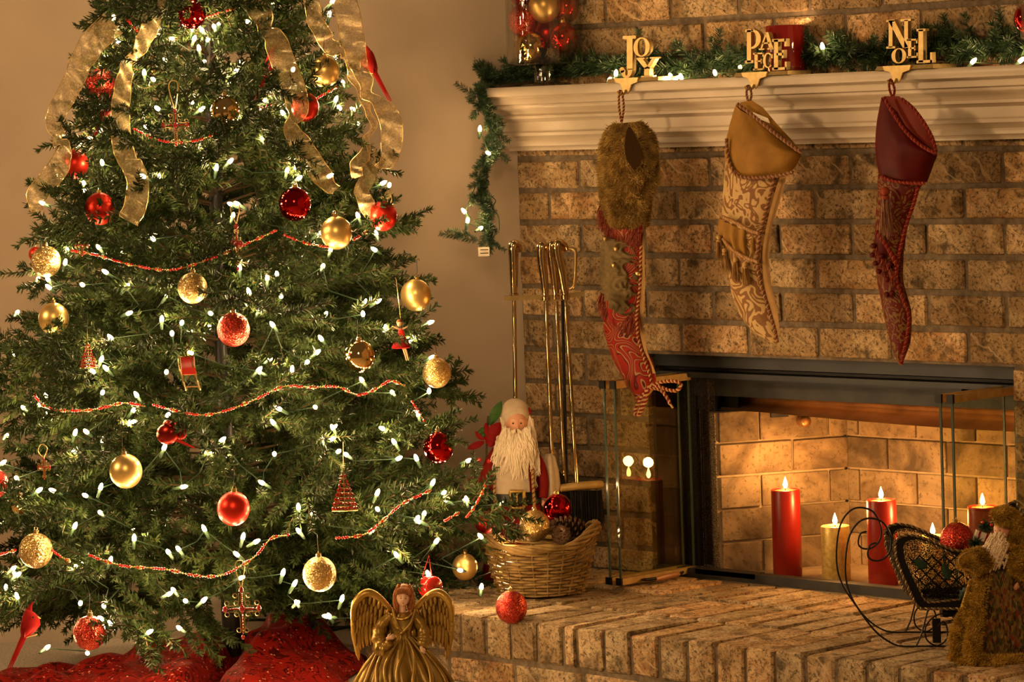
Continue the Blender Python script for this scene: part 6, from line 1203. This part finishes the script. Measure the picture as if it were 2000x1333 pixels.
def santa_two():
    base = oz(1940, 1296, 0) - TW * .045; base[2] = 0; d = dep(base); s = d / CF; p = lambda u, v, w=0: at(u, v, d) + TW * w * s; rr = random.Random(4)
    root = thing('fur_coated_figure', 'old man figure with knotted cream beard and fur trimmed tapestry coat at the right edge', 'figurine', base)
    m = mat('tapestry', (.2, .1, .04), .8); t = NT(m); v = t.co(); v9 = t.co(scale=(1, 1, .45)); c1 = t.vor(v9, 260, out='Color'); c = t.ramp(c1, [(.2, (.06, .035, .012)), (.4, (.22, .14, .04)), (.55, (.30, .20, .06)), (.7, (.24, .05, .02)), (.85, (.05, .07, .03)), (1, (.14, .09, .03))]); t.set('Base Color', c)
    w_ = t.n('ShaderNodeTexWave'); w_.inputs['Scale'].default_value = 220; t.l(v, w_.inputs['Vector']); t.bump(w_.outputs[1], .8, .002); M['tapestry'] = m
    prof = [(1952, 1075, 30, 24), (1952, 1100, 42, 32), (1950, 1140, 52, 38), (1950, 1190, 62, 44), (1950, 1240, 72, 50), (1950, 1284, 80, 55)]
    MB().grid([ring(p, *q, 36, fold=2.5, nf=8, ph=i * .3) for i, q in enumerate(prof)], closed_v=True, caps=True).build('tapestry_coat', M['tapestry'], root, smooth='all')
    def furtube(nm, pts_, rad, m_='ochre', L_=.011, dens=9000):
        q = smoothp([p(*a) for a in pts_], 5); k = len(q); rs = np.interp(np.linspace(0, 1, k), np.linspace(0, 1, len(rad)), rad) * s; b = MB().tube(q, rs, 14); part = b.build(nm, M[m_], root, smooth='all')
        T = [q[min(i + 1, k - 1)] - q[max(i - 1, 0)] for i in range(k)]; G = []
        for i in range(k):
            t_ = T[i] / np.linalg.norm(T[i]); x = np.cross(t_, TW); x /= np.linalg.norm(x) + 1e-9; y = np.cross(t_, x); G.append([q[i] + rs[i] * .9 * (x * math.cos(a) + y * math.sin(a)) for a in np.linspace(0, 2 * PI, 15)[:-1]])
        o = fur_on(G, nm + '_pile', root, L_, dens, m_, wid=.0011, down=.3, jit=.4); return part
    hem = [(1950 + 84 * math.cos(a), 1284 + 3 * math.sin(a), 58 * math.sin(a)) for a in np.linspace(PI * 1.05, -PI * .05, 14)]
    furtube('fur_hem', hem, [12, 12, 12], dens=12000)
    furtube('fur_front_trim', [(1925, 1100, 30), (1912, 1140, 36), (1904, 1190, 40), (1896, 1235, 44), (1892, 1270, 46), (1906, 1285, 56)], [9, 10, 11, 13, 14, 13], dens=11000)
    MB().grid([[p(u + x * w_, v, z) for x, z in ((-1, 4), (-.3, 18), (.5, 20), (1, 10))] for u, v, w_ in ((1905, 1130, 12), (1896, 1170, 16), (1888, 1210, 20), (1884, 1262, 22))]).build('coat_tail', M['ochre'], root, smooth='all', fix=False)
    furtube('fur_coat_tail_edge', [(1903, 1135, 24), (1892, 1180, 24), (1876, 1215, 22), (1866, 1245, 22), (1872, 1268, 24), (1886, 1262, 26)], [8, 10, 11, 11, 10, 7], dens=9000)
    furtube('fur_sleeve', [(1938, 1092, 22), (1916, 1088, 40), (1892, 1092, 52), (1882, 1106, 56)], [16, 20, 24, 19], dens=12000)
    furtube('fur_sleeve', [(1972, 1082, 22), (1984, 1092, 40), (1992, 1108, 50), (1984, 1122, 54)], [17, 23, 25, 17], dens=12000)
    MB().tube(smoothp([p(1904, 1066, 60), p(1880, 1071, 66), p(1866, 1080, 68), p(1864, 1092, 68), p(1874, 1108, 68), p(1878, 1132, 66)], 5), 1.2 * s, 6).build('gold_cuff_cord', M['cord_gold'], root)
    hand(p, s, 1870, 1096, 58, -8, 3, root, M['old_skin'], 1.0); hand(p, s, 1978, 1134, 56, -3, 8, root, M['old_skin'], 1.0)
    head(root, p, s, 1955, 1034, 16, 20, 12, turn=-.75, tilt=-.1, skin=M['old_skin'], nose=1.5, old=True)
    furtube('fur_hat_brim', [(1936, 1010, 30), (1950, 1004, 34), (1968, 1008, 26), (1980, 1024, 14), (1986, 1048, 8), (1982, 1070, 10)], [10, 14, 14, 12, 10, 9], dens=11000)
    MB().ball(p(1972, 1022, -2), 25 * s, 20, ax=(RT, TW, UP), sq=(1, .9, 1.0)).build('tapestry_hood', M['tapestry'], root, smooth='all')
    furtube('fur_pompom', [(1990, 1020, 0), (1998, 1040, -4), (2000, 1060, -6)], [10, 13, 9], dens=5000)
    hh = []
    for k in range(74):
        a = rr.uniform(-1, 1); x0 = 1944 + a * 12; y0 = 1042 + rr.uniform(-6, 6); x1 = 1932 + a * 34; y1 = 1092 + rr.uniform(-10, 18) - abs(a) * 10; ph = rr.uniform(0, 6)
        hh.append([p(x0 + (x1 - x0) * t_ + 4.5 * math.sin(ph + t_ * 10), y0 + (y1 - y0) * t_ + 4 * math.cos(ph + t_ * 12), 34 + 22 * math.sin(PI * (.15 + t_ * .7)) * (1 - a * a * .5) + rr.uniform(-3, 4)) for t_ in np.linspace(0, 1, 9)])
    b = MB()
    for q_ in hh: b.cord(smoothp(q_, 3), 1.9 * s, 8 * s, mi=(0, 0), n=4)
    b.build('knotted_beard', [M['white_hair'], M['white_hair']], root, kind='stuff', smooth='all')
    hh = [[p(1946 + sx * (2 + 13 * t_), 1038 + 6 * t_ + rr.uniform(-1.5, 1.5), 38 - 8 * t_) for t_ in np.linspace(0, 1, 4)] for sx in (-1, 1) for _ in range(12)]; strands('moustache', root, M['white_hair'], s, hh, 1.8)
    MB().tube(smoothp([p(1934, 1100, 40), p(1924, 1120, 44), p(1920, 1150, 46), p(1916, 1175, 50), p(1922, 1186, 52), p(1926, 1176, 52), p(1918, 1170, 52)], 5), 1.2 * s, 6).build('dark_clasp_wire', M['iron'], root)
santa_two()
